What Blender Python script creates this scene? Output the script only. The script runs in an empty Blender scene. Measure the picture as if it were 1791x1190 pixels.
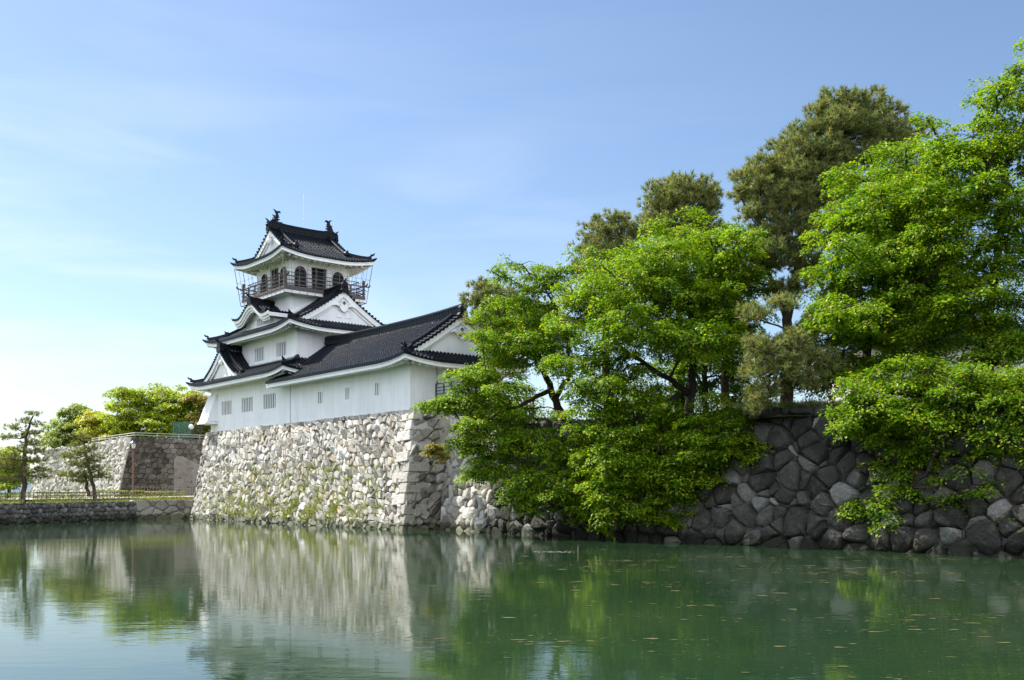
import bpy, math, random
import numpy as np
from math import radians as R, sin, cos, pi, sqrt
rng = np.random.default_rng(11); random.seed(11)
sc = bpy.context.scene; C = sc.collection

# ------------------------------------------------------------------ camera, sky, sun, exposure
F = 1741.25; CX = 895.5; HZ = 861.0; EYE = 2.2            # focal length and horizon of the photograph, eye above the water
cam = bpy.data.cameras.new('camera'); co = bpy.data.objects.new('camera', cam); C.objects.link(co)
co.location = (0, 0, EYE); co.rotation_euler = (R(90), 0, 0)
cam.lens = 35; cam.sensor_width = 36; cam.shift_y = (HZ-595)/1791; cam.clip_end = 6000; cam.clip_start = 0.1
sc.camera = co
SUN_AZ = -60.0; SUN_EL = 51.0                              # azimuth from the view axis (left is negative)
sd = np.array([sin(R(SUN_AZ))*cos(R(SUN_EL)), cos(R(SUN_AZ))*cos(R(SUN_EL)), sin(R(SUN_EL))])
sun = bpy.data.lights.new('sun', 'SUN'); sun.energy = 4.8; sun.angle = R(0.53); sun.color = (1.0, 0.95, 0.86)
so = bpy.data.objects.new('sun', sun); C.objects.link(so)
from mathutils import Vector
so.rotation_euler = Vector(sd).to_track_quat('Z', 'Y').to_euler(); so.location = (0, 0, 60)
w = bpy.data.worlds.new('World'); sc.world = w; w.use_nodes = True
nt = w.node_tree; nt.nodes.clear()
def wn(t, **k):
    n = nt.nodes.new(t)
    for a, b in k.items(): setattr(n, a, b)
    return n
sky = wn('ShaderNodeTexSky', sky_type='NISHITA', sun_disc=False)
sky.sun_elevation = R(SUN_EL); sky.sun_rotation = R(SUN_AZ); sky.air_density = 1.0; sky.dust_density = 0.65; sky.ozone_density = 2.9
tc = wn('ShaderNodeTexCoord'); mp = wn('ShaderNodeMapping'); mp.inputs['Scale'].default_value = (1.2, 1.6, 7.5)
mp.inputs['Rotation'].default_value = (0.10, 0.16, 0.2)
nz = wn('ShaderNodeTexNoise'); nz.inputs['Scale'].default_value = 2.1; nz.inputs['Detail'].default_value = 7; nz.inputs['Roughness'].default_value = 0.52
nz.inputs['Distortion'].default_value = 0.5
rp = wn('ShaderNodeMapRange'); rp.inputs['From Min'].default_value = 0.42; rp.inputs['From Max'].default_value = 0.72; rp.inputs['To Min'].default_value = 0.05
sp = wn('ShaderNodeSeparateXYZ')
lx = wn('ShaderNodeMapRange'); lx.inputs['From Min'].default_value = 0.35; lx.inputs['From Max'].default_value = -0.55      # thin cirrus towards the left
lz = wn('ShaderNodeMapRange'); lz.inputs['From Min'].default_value = 0.48; lz.inputs['From Max'].default_value = 0.06
m1 = wn('ShaderNodeMath', operation='MULTIPLY'); m2 = wn('ShaderNodeMath', operation='MULTIPLY'); m3 = wn('ShaderNodeMath', operation='MULTIPLY'); m3.inputs[1].default_value = 0.85
mx = wn('ShaderNodeMixRGB'); mx.inputs['Color2'].default_value = (6.9, 7.1, 7.3, 1)
bg = wn('ShaderNodeBackground'); bg.inputs['Strength'].default_value = 0.085; out = wn('ShaderNodeOutputWorld')
l = nt.links.new
l(tc.outputs['Generated'], mp.inputs['Vector']); l(mp.outputs['Vector'], nz.inputs['Vector']); l(nz.outputs['Fac'], rp.inputs['Value'])
l(tc.outputs['Generated'], sp.inputs[0]); l(sp.outputs['X'], lx.inputs['Value']); l(sp.outputs['Z'], lz.inputs['Value'])
l(lx.outputs[0], m1.inputs[0]); l(lz.outputs[0], m1.inputs[1]); l(m1.outputs[0], m2.inputs[0]); l(rp.outputs[0], m2.inputs[1]); l(m2.outputs[0], m3.inputs[0])
bk = wn('ShaderNodeMapRange'); bk.inputs['From Min'].default_value = -0.10; bk.inputs['From Max'].default_value = -0.55; bk.inputs['To Max'].default_value = 1.0   # unseen bright cloud bank added behind the viewer to fill the shaded walls
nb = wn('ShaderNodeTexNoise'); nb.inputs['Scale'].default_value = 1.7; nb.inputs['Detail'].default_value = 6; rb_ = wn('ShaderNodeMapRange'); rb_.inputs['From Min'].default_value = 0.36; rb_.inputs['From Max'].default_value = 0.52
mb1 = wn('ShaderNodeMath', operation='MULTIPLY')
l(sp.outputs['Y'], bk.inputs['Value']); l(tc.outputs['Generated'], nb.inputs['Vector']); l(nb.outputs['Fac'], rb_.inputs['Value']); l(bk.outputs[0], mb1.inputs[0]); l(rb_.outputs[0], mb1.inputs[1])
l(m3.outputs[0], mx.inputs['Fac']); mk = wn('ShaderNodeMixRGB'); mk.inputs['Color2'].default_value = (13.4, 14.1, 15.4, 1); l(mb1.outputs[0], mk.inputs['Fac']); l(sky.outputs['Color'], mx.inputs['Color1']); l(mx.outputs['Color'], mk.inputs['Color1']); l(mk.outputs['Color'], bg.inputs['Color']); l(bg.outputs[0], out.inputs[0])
vs = sc.view_settings; vs.view_transform = 'Standard'; vs.look = 'None'; vs.gamma = 1; vs.exposure = 1.05
sc.render.engine = 'CYCLES'
cy = sc.cycles; cy.max_bounces = 8; cy.diffuse_bounces = 3; cy.glossy_bounces = 3; cy.transmission_bounces = 4; cy.transparent_max_bounces = 6
cy.use_denoising = True; cy.caustics_reflective = False; cy.caustics_refractive = False

# ------------------------------------------------------------------ frames of reference
def at(px, py, Y): return np.array([(px-CX)/F*Y, Y, EYE+(HZ-py)/F*Y])     # a point of the place, from its bearing and its distance
TH = R(39.7)
U = np.array([-sin(TH), cos(TH), 0]); V = np.array([cos(TH), sin(TH), 0]); O0 = np.array([-6.22, 60.7, 0])
def Lc(a, b, z): return O0 + a*U + b*V + np.array([0, 0, z])             # castle frame: a along the front wall, b into the depth
def tag(o, label=None, cat=None, group=None, kind=None):
    for k, x in (('label', label), ('category', cat), ('group', group), ('kind', kind)):
        if x: o[k] = x
    return o
def thing(name, loc, label, cat, group=None):
    o = bpy.data.objects.new(name, None); C.objects.link(o); o.location = tuple(loc); o.empty_display_size = 0.3
    return tag(o, label, cat, group)

# ------------------------------------------------------------------ mesh helpers
def np_mesh(name, v, f, mat, parent=None, smooth=False, colr=None, origin=None, extra=None):
    v = np.asarray(v, dtype=np.float64).reshape(-1, 3)
    root = parent
    while root is not None and root.parent is not None: root = root.parent
    loc = np.array(root.location) if root is not None else (np.asarray(origin) if origin is not None else np.zeros(3))
    v = (v-loc).astype(np.float32)
    me = bpy.data.meshes.new(name)
    if isinstance(f, np.ndarray):
        n, k = f.shape
        me.vertices.add(len(v)); me.vertices.foreach_set('co', v.ravel())
        me.loops.add(n*k); me.loops.foreach_set('vertex_index', f.astype(np.int32).ravel())
        me.polygons.add(n); me.polygons.foreach_set('loop_start', np.arange(0, n*k, k, dtype=np.int32))
        me.update(calc_edges=True)
    else:
        me.from_pydata([tuple(x) for x in v], [], f)
    if smooth: me.polygons.foreach_set('use_smooth', np.ones(len(me.polygons), dtype=bool))
    if colr is not None:
        at_ = me.attributes.new('col', 'FLOAT', 'FACE'); at_.data.foreach_set('value', np.asarray(colr, dtype=np.float32))
    me.materials.append(mat); me.validate(clean_customdata=False)
    o = bpy.data.objects.new(name, me); C.objects.link(o)
    if parent is not None: o.parent = parent
    elif origin is not None: o.location = tuple(origin)
    return o

class MB:
    def __init__(s): s.v = []; s.f = []; s.c = []
    def add(s, v, f, c=0.5):
        n = len(s.v); s.v.extend(np.asarray(x, float) for x in v); s.f.extend(tuple(i+n for i in q) for q in f); s.c.extend([c]*len(f))
    def hexa(s, p, c=0.5): s.add(p, [(0,3,2,1),(4,5,6,7),(0,1,5,4),(1,2,6,5),(2,3,7,6),(3,0,4,7)], c)
    def box(s, a0, a1, b0, b1, z0, z1, T=Lc):
        s.hexa([T(a0,b0,z0),T(a1,b0,z0),T(a1,b1,z0),T(a0,b1,z0),T(a0,b0,z1),T(a1,b0,z1),T(a1,b1,z1),T(a0,b1,z1)])
    def tube(s, pts, rad, n=6, cap=True):
        pts = [np.asarray(p, float) for p in pts]; m = len(pts)
        rad = [rad]*m if np.isscalar(rad) else rad
        vs_, fs = [], []; prev = None
        for i, p in enumerate(pts):
            t = pts[min(i+1, m-1)]-pts[max(i-1, 0)]; t = t/(np.linalg.norm(t)+1e-9)
            if prev is None:
                ref = np.array([0,0,1.]) if abs(t[2]) < 0.9 else np.array([1.,0,0]); x = np.cross(t, ref)
            else: x = prev-t*(prev@t)
            x = x/(np.linalg.norm(x)+1e-9); prev = x; y = np.cross(t, x)
            for k in range(n):
                an = 2*pi*k/n; vs_.append(p+rad[i]*(cos(an)*x+sin(an)*y))
        for i in range(m-1):
            for k in range(n): fs.append((i*n+k, i*n+(k+1)%n, (i+1)*n+(k+1)%n, (i+1)*n+k))
        if cap: fs.append(tuple(range(n-1, -1, -1))); fs.append(tuple(range((m-1)*n, m*n)))
        s.add(vs_, fs)
    def bar(s, p, q, wd, hg):                                     # a straight bar of rectangular section
        s.sweep([p, q], wd, hg, -hg/2)
    def sweep(s, pts, wd, hg, dz=0.0, top=1.0):                   # rectangular section along a path, its foot dz above the path
        pts = [np.asarray(p, float) for p in pts]; m = len(pts); vs_, fs = [], []
        for i, p in enumerate(pts):
            t = pts[min(i+1, m-1)]-pts[max(i-1, 0)]; sd_ = np.array([t[1], -t[0], 0]); n = np.linalg.norm(sd_)
            if n < 1e-6: sd_ = np.array([1.,0,0]); n = 1
            sd_ = sd_/n; up = np.cross(sd_, t/(np.linalg.norm(t)+1e-9)); up = up if up[2] >= 0 else -up
            if abs(up[2]) < 1e-3: up = np.cross(sd_, [0,0,1.])
            wi = wd[i] if not np.isscalar(wd) else wd; hi = hg[i] if not np.isscalar(hg) else hg
            b = p+up*dz
            vs_ += [b-sd_*wi/2, b+sd_*wi/2, b+sd_*wi/2*top+up*hi, b-sd_*wi/2*top+up*hi]
        for i in range(m-1):
            for k in range(4): fs.append((i*4+k, i*4+(k+1)%4, i*4+4+(k+1)%4, i*4+4+k))
        fs += [(3,2,1,0), tuple((m-1)*4+k for k in range(4))]
        s.add(vs_, fs)
    def grid(s, G, keep=None):
        nu, nv = len(G), len(G[0]); v = [G[i][j] for i in range(nu) for j in range(nv)]; f = []
        for i in range(nu-1):
            for j in range(nv-1):
                if keep is None or keep(i, j): f.append((i*nv+j, (i+1)*nv+j, (i+1)*nv+j+1, i*nv+j+1))
        s.add(v, f)
    def prism(s, poly, d):                                        # a flat outline given its thickness vector d
        n = len(poly); v = [np.asarray(p, float) for p in poly]+[np.asarray(p, float)+d for p in poly]
        s.add(v, [tuple(range(n)), tuple(range(2*n-1, n-1, -1))]+[(i, (i+1)%n, n+(i+1)%n, n+i) for i in range(n)])
    def ball(s, c, r, n=8, m=6, sq=(1,1,1)):
        G = [[np.asarray(c)+r*np.array([sq[0]*sin(pi*i/m)*cos(2*pi*j/n), sq[1]*sin(pi*i/m)*sin(2*pi*j/n), sq[2]*cos(pi*i/m)]) for j in range(n+1)] for i in range(m+1)]
        s.grid(G)
    def build(s, name, mat, parent=None, smooth=False, origin=None):
        return np_mesh(name, s.v, s.f, mat, parent, smooth, s.c, origin)

# ------------------------------------------------------------------ materials
def mat(name, base=(0.5,0.5,0.5), rough=0.7, spec=0.5):
    m = bpy.data.materials.new(name); m.use_nodes = True; n = m.node_tree.nodes['Principled BSDF']
    n.inputs['Base Color'].default_value = (*base, 1); n.inputs['Roughness'].default_value = rough; n.inputs['Specular IOR Level'].default_value = spec
    return m, m.node_tree, n
def N(t, typ, **k):
    n = t.nodes.new(typ)
    for a, b in k.items():
        if a in n.inputs.keys() if hasattr(n.inputs, 'keys') else False: n.inputs[a].default_value = b
        else: setattr(n, a, b)
    return n
def noise(t, scale, detail=5, vec=None, rough=0.55):
    n = t.nodes.new('ShaderNodeTexNoise'); n.inputs['Scale'].default_value = scale; n.inputs['Detail'].default_value = detail; n.inputs['Roughness'].default_value = rough
    if vec is not None: t.links.new(vec, n.inputs['Vector'])
    return n
def ramp(t, fac, stops, interp='LINEAR'):
    r = t.nodes.new('ShaderNodeValToRGB'); r.color_ramp.interpolation = interp
    while len(r.color_ramp.elements) < len(stops): r.color_ramp.elements.new(0.5)
    for e, (p, c_) in zip(r.color_ramp.elements, stops): e.position = p; e.color = (*c_, 1)
    t.links.new(fac, r.inputs['Fac']); return r
def mixc(t, fac, a, b, typ='MIX'):
    m = t.nodes.new('ShaderNodeMixRGB'); m.blend_type = typ
    for s_, x in (('Fac', fac), ('Color1', a), ('Color2', b)):
        if hasattr(x, 'default_value') or hasattr(x, 'is_linked'): t.links.new(x, m.inputs[s_])
        else: m.inputs[s_].default_value = x if s_ == 'Fac' else (*x, 1)
    return m
def bump(t, n, h, strength=0.4, dist=0.03):
    b = t.nodes.new('ShaderNodeBump'); b.inputs['Strength'].default_value = strength; b.inputs['Distance'].default_value = dist
    t.links.new(h, b.inputs['Height']); t.links.new(b.outputs['Normal'], n.inputs['Normal']); return b
def objvec(t, scale=(1,1,1)):
    c_ = t.nodes.new('ShaderNodeTexCoord'); m = t.nodes.new('ShaderNodeMapping'); m.inputs['Scale'].default_value = scale
    t.links.new(c_.outputs['Object'], m.inputs['Vector']); return m.outputs['Vector']
def rnd_island(t):
    return t.nodes.new('ShaderNodeNewGeometry').outputs['Random Per Island']

def simple(name, base, rough=0.7, var=0.25, scale=3.0, spec=0.4, bmp=0.2):
    m, t, n = mat(name, base, rough, spec); vec = objvec(t); a = noise(t, scale, 6, vec)
    lo = tuple(x*(1-var) for x in base); hi = tuple(min(1, x*(1+var)) for x in base)
    r = ramp(t, a.outputs['Fac'], [(0.3, lo), (0.7, hi)]); t.links.new(r.outputs['Color'], n.inputs['Base Color'])
    if bmp: bump(t, n, noise(t, scale*8, 5, vec).outputs['Fac'], bmp, 0.02)
    return m
def stone(name, stops, lichen=(0.30,0.28,0.22), lfac=0.35, moss=None, rough=0.9):
    m, t, n = mat(name, (0.4,0.4,0.4), rough, 0.3); vec = objvec(t)
    at_ = t.nodes.new('ShaderNodeAttribute'); at_.attribute_name = 'col'
    base = ramp(t, at_.outputs['Fac'], stops)
    n1 = noise(t, 2.3, 8, vec, 0.62); n2 = noise(t, 9, 8, vec, 0.65); n3 = noise(t, 0.35, 4, vec)
    r1 = ramp(t, n1.outputs['Fac'], [(0.45, (0,0,0)), (0.68, (lfac,)*3)])
    c1 = mixc(t, r1.outputs['Color'], base.outputs['Color'], lichen)
    r2 = ramp(t, n2.outputs['Fac'], [(0.3, (0.62,0.61,0.6)), (0.65, (1.08,1.08,1.06))])
    c2 = mixc(t, 1.0, c1.outputs['Color'], r2.outputs['Color'], 'MULTIPLY')
    r3 = ramp(t, n3.outputs['Fac'], [(0.35, (0.8,0.78,0.75)), (0.6, (1.05,1.05,1.05))])
    c3 = mixc(t, 1.0, c2.outputs['Color'], r3.outputs['Color'], 'MULTIPLY')
    gp = t.nodes.new('ShaderNodeNewGeometry'); sx = t.nodes.new('ShaderNodeSeparateXYZ'); t.links.new(gp.outputs['Position'], sx.inputs[0])     # wet tide band and slime at the waterline
    wz = N(t, 'ShaderNodeMath', operation='MULTIPLY_ADD'); t.links.new(n1.outputs['Fac'], wz.inputs[0]); wz.inputs[1].default_value = -0.7; t.links.new(sx.outputs['Z'], wz.inputs[2])
    wr = ramp(t, wz.outputs[0], [(0.0, (0.34,0.37,0.28)), (0.14, (1,1,1))]); c4 = mixc(t, 1.0, c3.outputs['Color'], wr.outputs['Color'], 'MULTIPLY')
    t.links.new(c4.outputs['Color'], n.inputs['Base Color'])
    hs_ = N(t, 'ShaderNodeMath', operation='MULTIPLY_ADD'); t.links.new(n1.outputs['Fac'], hs_.inputs[0]); hs_.inputs[1].default_value = 2.2; t.links.new(n2.outputs['Fac'], hs_.inputs[2])
    bump(t, n, hs_.outputs[0], 0.8, 0.06)
    return m
M = {}
# plaster with faint vertical rain stains
m, t, n = mat('plaster', (0.8,0.8,0.79), 0.75, 0.3); vec = objvec(t, (1.5, 1.5, 0.22))
st = noise(t, 1.6, 6, vec, 0.6); big = noise(t, 0.5, 4, objvec(t))
r = ramp(t, st.outputs['Fac'], [(0.46, (0.84,0.85,0.87)), (0.78, (0.735,0.735,0.725))])
r2 = ramp(t, big.outputs['Fac'], [(0.35, (0.93,0.93,0.92)), (0.6, (1,1,1))])
t.links.new(mixc(t, 1.0, r.outputs['Color'], r2.outputs['Color'], 'MULTIPLY').outputs['Color'], n.inputs['Base Color'])
bump(t, n, noise(t, 14, 5, objvec(t)).outputs['Fac'], 0.12, 0.01); M['plaster'] = m
# glazed dark roof tile
m, t, n = mat('roof_tile', (0.03,0.031,0.035), 0.42, 0.13); vec = objvec(t)
a = noise(t, 5, 6, vec); r = ramp(t, a.outputs['Fac'], [(0.3, (0.0042,0.0058,0.0095)), (0.7, (0.0095,0.012,0.0185))]); t.links.new(r.outputs['Color'], n.inputs['Base Color'])
r = ramp(t, noise(t, 3, 5, vec).outputs['Fac'], [(0.3, (0.26,)*3), (0.7, (0.45,)*3)]); t.links.new(r.outputs['Color'], n.inputs['Roughness']); M['tile'] = m
M['stone_light'] = stone('granite_light', [(0, (0.20,0.185,0.165)), (0.3, (0.36,0.34,0.305)), (0.6, (0.52,0.50,0.465)), (0.88, (0.66,0.645,0.615)), (0.985, (0.64,0.60,0.53)), (1, (0.50,0.43,0.34))], (0.40,0.36,0.26), 0.35)
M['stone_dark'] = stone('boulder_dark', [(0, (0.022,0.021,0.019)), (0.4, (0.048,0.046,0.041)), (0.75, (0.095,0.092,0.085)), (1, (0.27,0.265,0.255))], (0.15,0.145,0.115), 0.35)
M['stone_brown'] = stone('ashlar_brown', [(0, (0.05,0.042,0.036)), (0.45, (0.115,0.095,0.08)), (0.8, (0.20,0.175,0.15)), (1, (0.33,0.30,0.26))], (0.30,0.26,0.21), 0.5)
M['cobble'] = stone('cobble_grey', [(0, (0.07,0.07,0.07)), (0.5, (0.17,0.165,0.16)), (1, (0.36,0.35,0.34))], (0.22,0.21,0.17), 0.25)
M['slab'] = stone('smooth_slab', [(0, (0.34,0.31,0.28)), (1, (0.42,0.38,0.34))], (0.22,0.15,0.12), 0.55)
M['wood'] = simple('wood_redbrown', (0.10,0.082,0.075), 0.7, 0.35, 6)
M['wood_dark'] = simple('wood_dark', (0.03,0.024,0.02), 0.6, 0.3, 6)
M['void'] = simple('dark_glass', (0.012,0.016,0.018), 0.7, 0.2, 3, 0.2, 0)
M['slate_panel'] = simple('shutter_teal', (0.05,0.075,0.08), 0.5, 0.2, 3)
M['metal'] = simple('steel_dark', (0.035,0.045,0.055), 0.45, 0.2, 5, 0.5, 0)
M['wire'] = simple('wire_rusty', (0.20,0.18,0.165), 0.6, 0.3, 2, 0.4, 0)
M['green_metal'] = simple('copper_green', (0.05,0.16,0.12), 0.6, 0.2, 5)
M['white_metal'] = simple('white_paint', (0.72,0.73,0.74), 0.4, 0.06, 4)
M['concrete'] = simple('concrete_pale', (0.46,0.44,0.40), 0.85, 0.15, 1.2)
M['path'] = simple('gravel_pale', (0.42,0.37,0.30), 0.95, 0.2, 3)
M['mud'] = simple('moat_mud', (0.05,0.055,0.035), 0.95, 0.3, 0.8)
M['bamboo'] = simple('bamboo_aged', (0.17,0.13,0.09), 0.7, 0.35, 5)
M['rust'] = simple('post_rust', (0.15,0.075,0.052), 0.6, 0.25, 6)
M['hill'] = simple('hill_far', (0.12,0.17,0.20), 0.95, 0.2, 0.02, 0.1, 0)
M['bark'] = simple('bark_dark', (0.045,0.036,0.03), 0.95, 0.45, 7, 0.2, 0.9)
M['bark_pine'] = simple('bark_pine', (0.07,0.05,0.038), 0.95, 0.45, 7, 0.2, 0.9)
M['facade'] = simple('facade_cream', (0.46,0.44,0.41), 0.8, 0.08, 0.8)
m, t, n = mat('grass', (0.09,0.14,0.03), 0.95, 0.2); vec = objvec(t)
r = ramp(t, noise(t, 1.4, 8, vec, 0.7).outputs['Fac'], [(0.3, (0.055,0.085,0.02)), (0.55, (0.10,0.155,0.03)), (0.75, (0.19,0.18,0.07))])
t.links.new(r.outputs['Color'], n.inputs['Base Color']); bump(t, n, noise(t, 30, 4, vec).outputs['Fac'], 0.6, 0.08); M['grass'] = m
# net mesh, see-through weave of thin wire
M['netting'] = M['wire']
def leaf(name, stops, trans=0.44, rough=0.5, spec=0.35):
    m = bpy.data.materials.new(name); m.use_nodes = True; t = m.node_tree; n = t.nodes['Principled BSDF']; o_ = t.nodes['Material Output']
    r = ramp(t, rnd_island(t), stops)
    big = noise(t, 0.55, 3, objvec(t)); rb0 = ramp(t, big.outputs['Fac'], [(0.33, (0.74,0.80,0.74)), (0.66, (1.14,1.07,1.05))]); sm_ = noise(t, 2.4, 3, objvec(t)); rb1 = ramp(t, sm_.outputs['Fac'], [(0.35, (0.72,0.82,0.8)), (0.65, (1.2,1.12,1.0))]); rb = mixc(t, 1.0, rb0.outputs['Color'], rb1.outputs['Color'], 'MULTIPLY')
    c_ = mixc(t, 1.0, r.outputs['Color'], rb.outputs['Color'], 'MULTIPLY')
    t.links.new(c_.outputs['Color'], n.inputs['Base Color']); n.inputs['Roughness'].default_value = rough; n.inputs['Specular IOR Level'].default_value = spec
    tr = t.nodes.new('ShaderNodeBsdfTranslucent'); tcol = mixc(t, 1.0, c_.outputs['Color'], (1.35,1.45,0.8), 'MULTIPLY'); t.links.new(tcol.outputs['Color'], tr.inputs['Color'])
    ms = t.nodes.new('ShaderNodeMixShader'); ms.inputs['Fac'].default_value = trans
    t.links.new(n.outputs[0], ms.inputs[1]); t.links.new(tr.outputs[0], ms.inputs[2]); t.links.new(ms.outputs[0], o_.inputs['Surface'])
    return m
M['leaf_cherry'] = leaf('leaf_cherry', [(0, (0.045,0.125,0.007)), (0.45, (0.15,0.285,0.010)), (0.8, (0.28,0.385,0.014)), (1, (0.42,0.39,0.03))])
M['leaf_young'] = leaf('leaf_young', [(0, (0.20,0.28,0.02)), (0.5, (0.34,0.41,0.03)), (1, (0.48,0.48,0.06))], 0.52)
M['leaf_yellow'] = leaf('leaf_yellow', [(0, (0.32,0.34,0.04)), (0.5, (0.46,0.46,0.06)), (1, (0.55,0.46,0.12))], 0.52)
M['leaf_willow'] = leaf('leaf_willow', [(0, (0.20,0.25,0.07)), (1, (0.32,0.36,0.11))], 0.5)
M['leaf_ochre'] = leaf('leaf_ochre', [(0, (0.22,0.22,0.05)), (0.6, (0.34,0.30,0.07)), (1, (0.42,0.30,0.10))])
M['needle'] = leaf('needle_pine', [(0, (0.10,0.14,0.05)), (0.5, (0.20,0.235,0.085)), (0.9, (0.31,0.32,0.125)), (0.96, (0.40,0.24,0.09)), (1, (0.40,0.24,0.09))], 0.35, 0.6)
M['needle_left'] = leaf('needle_garden', [(0, (0.12,0.14,0.05)), (0.6, (0.22,0.225,0.085)), (1, (0.33,0.31,0.12))], 0.4, 0.6)
M['hedge'] = leaf('leaf_hedge', [(0, (0.10,0.14,0.02)), (0.6, (0.22,0.25,0.03)), (1, (0.36,0.35,0.05))], 0.3)
M['weed'] = leaf('leaf_weed', [(0, (0.10,0.17,0.03)), (0.4, (0.20,0.24,0.05)), (0.8, (0.38,0.36,0.13)), (1, (0.45,0.40,0.22))], 0.35)
M['algae'] = simple('algae', (0.085,0.078,0.024), 0.8, 0.45, 4, 0.3, 0)
M['ripple_white'] = simple('ripple_white', (0.75,0.76,0.74), 0.6, 0.1, 4, 0.3, 0)
# moat water: murky green body, sharp reflections, low ripples
m, t, n = mat('water', (0.03,0.06,0.035), 0.035, 0.5); n.inputs['IOR'].default_value = 1.333
vec = objvec(t)
r = ramp(t, noise(t, 0.16, 5, vec).outputs['Fac'], [(0.35, (0.012,0.033,0.015)), (0.65, (0.023,0.045,0.019))]); t.links.new(r.outputs['Color'], n.inputs['Base Color'])
wv1 = noise(t, 1.0, 3, objvec(t, (0.9, 2.3, 1))); wv2 = noise(t, 1.0, 2, objvec(t, (3.2, 7.5, 1))); wv3 = noise(t, 1.0, 2, objvec(t, (0.22, 0.34, 1)))
ad = N(t, 'ShaderNodeMath', operation='MULTIPLY_ADD'); t.links.new(wv2.outputs['Fac'], ad.inputs[0]); ad.inputs[1].default_value = 0.34; t.links.new(wv1.outputs['Fac'], ad.inputs[2])
ml = N(t, 'ShaderNodeMath', operation='MULTIPLY'); t.links.new(ad.outputs[0], ml.inputs[0])
rr = ramp(t, wv3.outputs['Fac'], [(0.35, (0.35,)*3), (0.65, (1,)*3)]); t.links.new(rr.outputs['Color'], ml.inputs[1])
bump(t, n, ml.outputs[0], 0.22, 0.02); M['water'] = m

# ------------------------------------------------------------------ the setting: moat bed, water, land
def sheet(name, poly, mt, z):
    b = MB(); b.add([(x, y, z) for x, y in poly], [tuple(range(len(poly)))]); o = b.build(name, mt); tag(o, kind='structure'); return o
sheet('ground', [(-3000,-200),(3000,-200),(3000,4000),(-3000,4000)], M['mud'], -1.2)
sheet('water', [(-160,-40),(160,-40),(160,140),(-160,140)], M['water'], 0.0)
def terrain(name, top, mt, zbot=-1.0):                            # raised land: a list of (x, y, z) round its edge
    b = MB(); n_ = len(top); b.add([np.array(p) for p in top]+[np.array([p[0],p[1],zbot]) for p in top],
        [tuple(range(n_))]+[(i, n_+i, n_+(i+1)%n_, (i+1)%n_) for i in range(n_)])
    return tag(b.build(name, mt), kind='structure')

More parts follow.
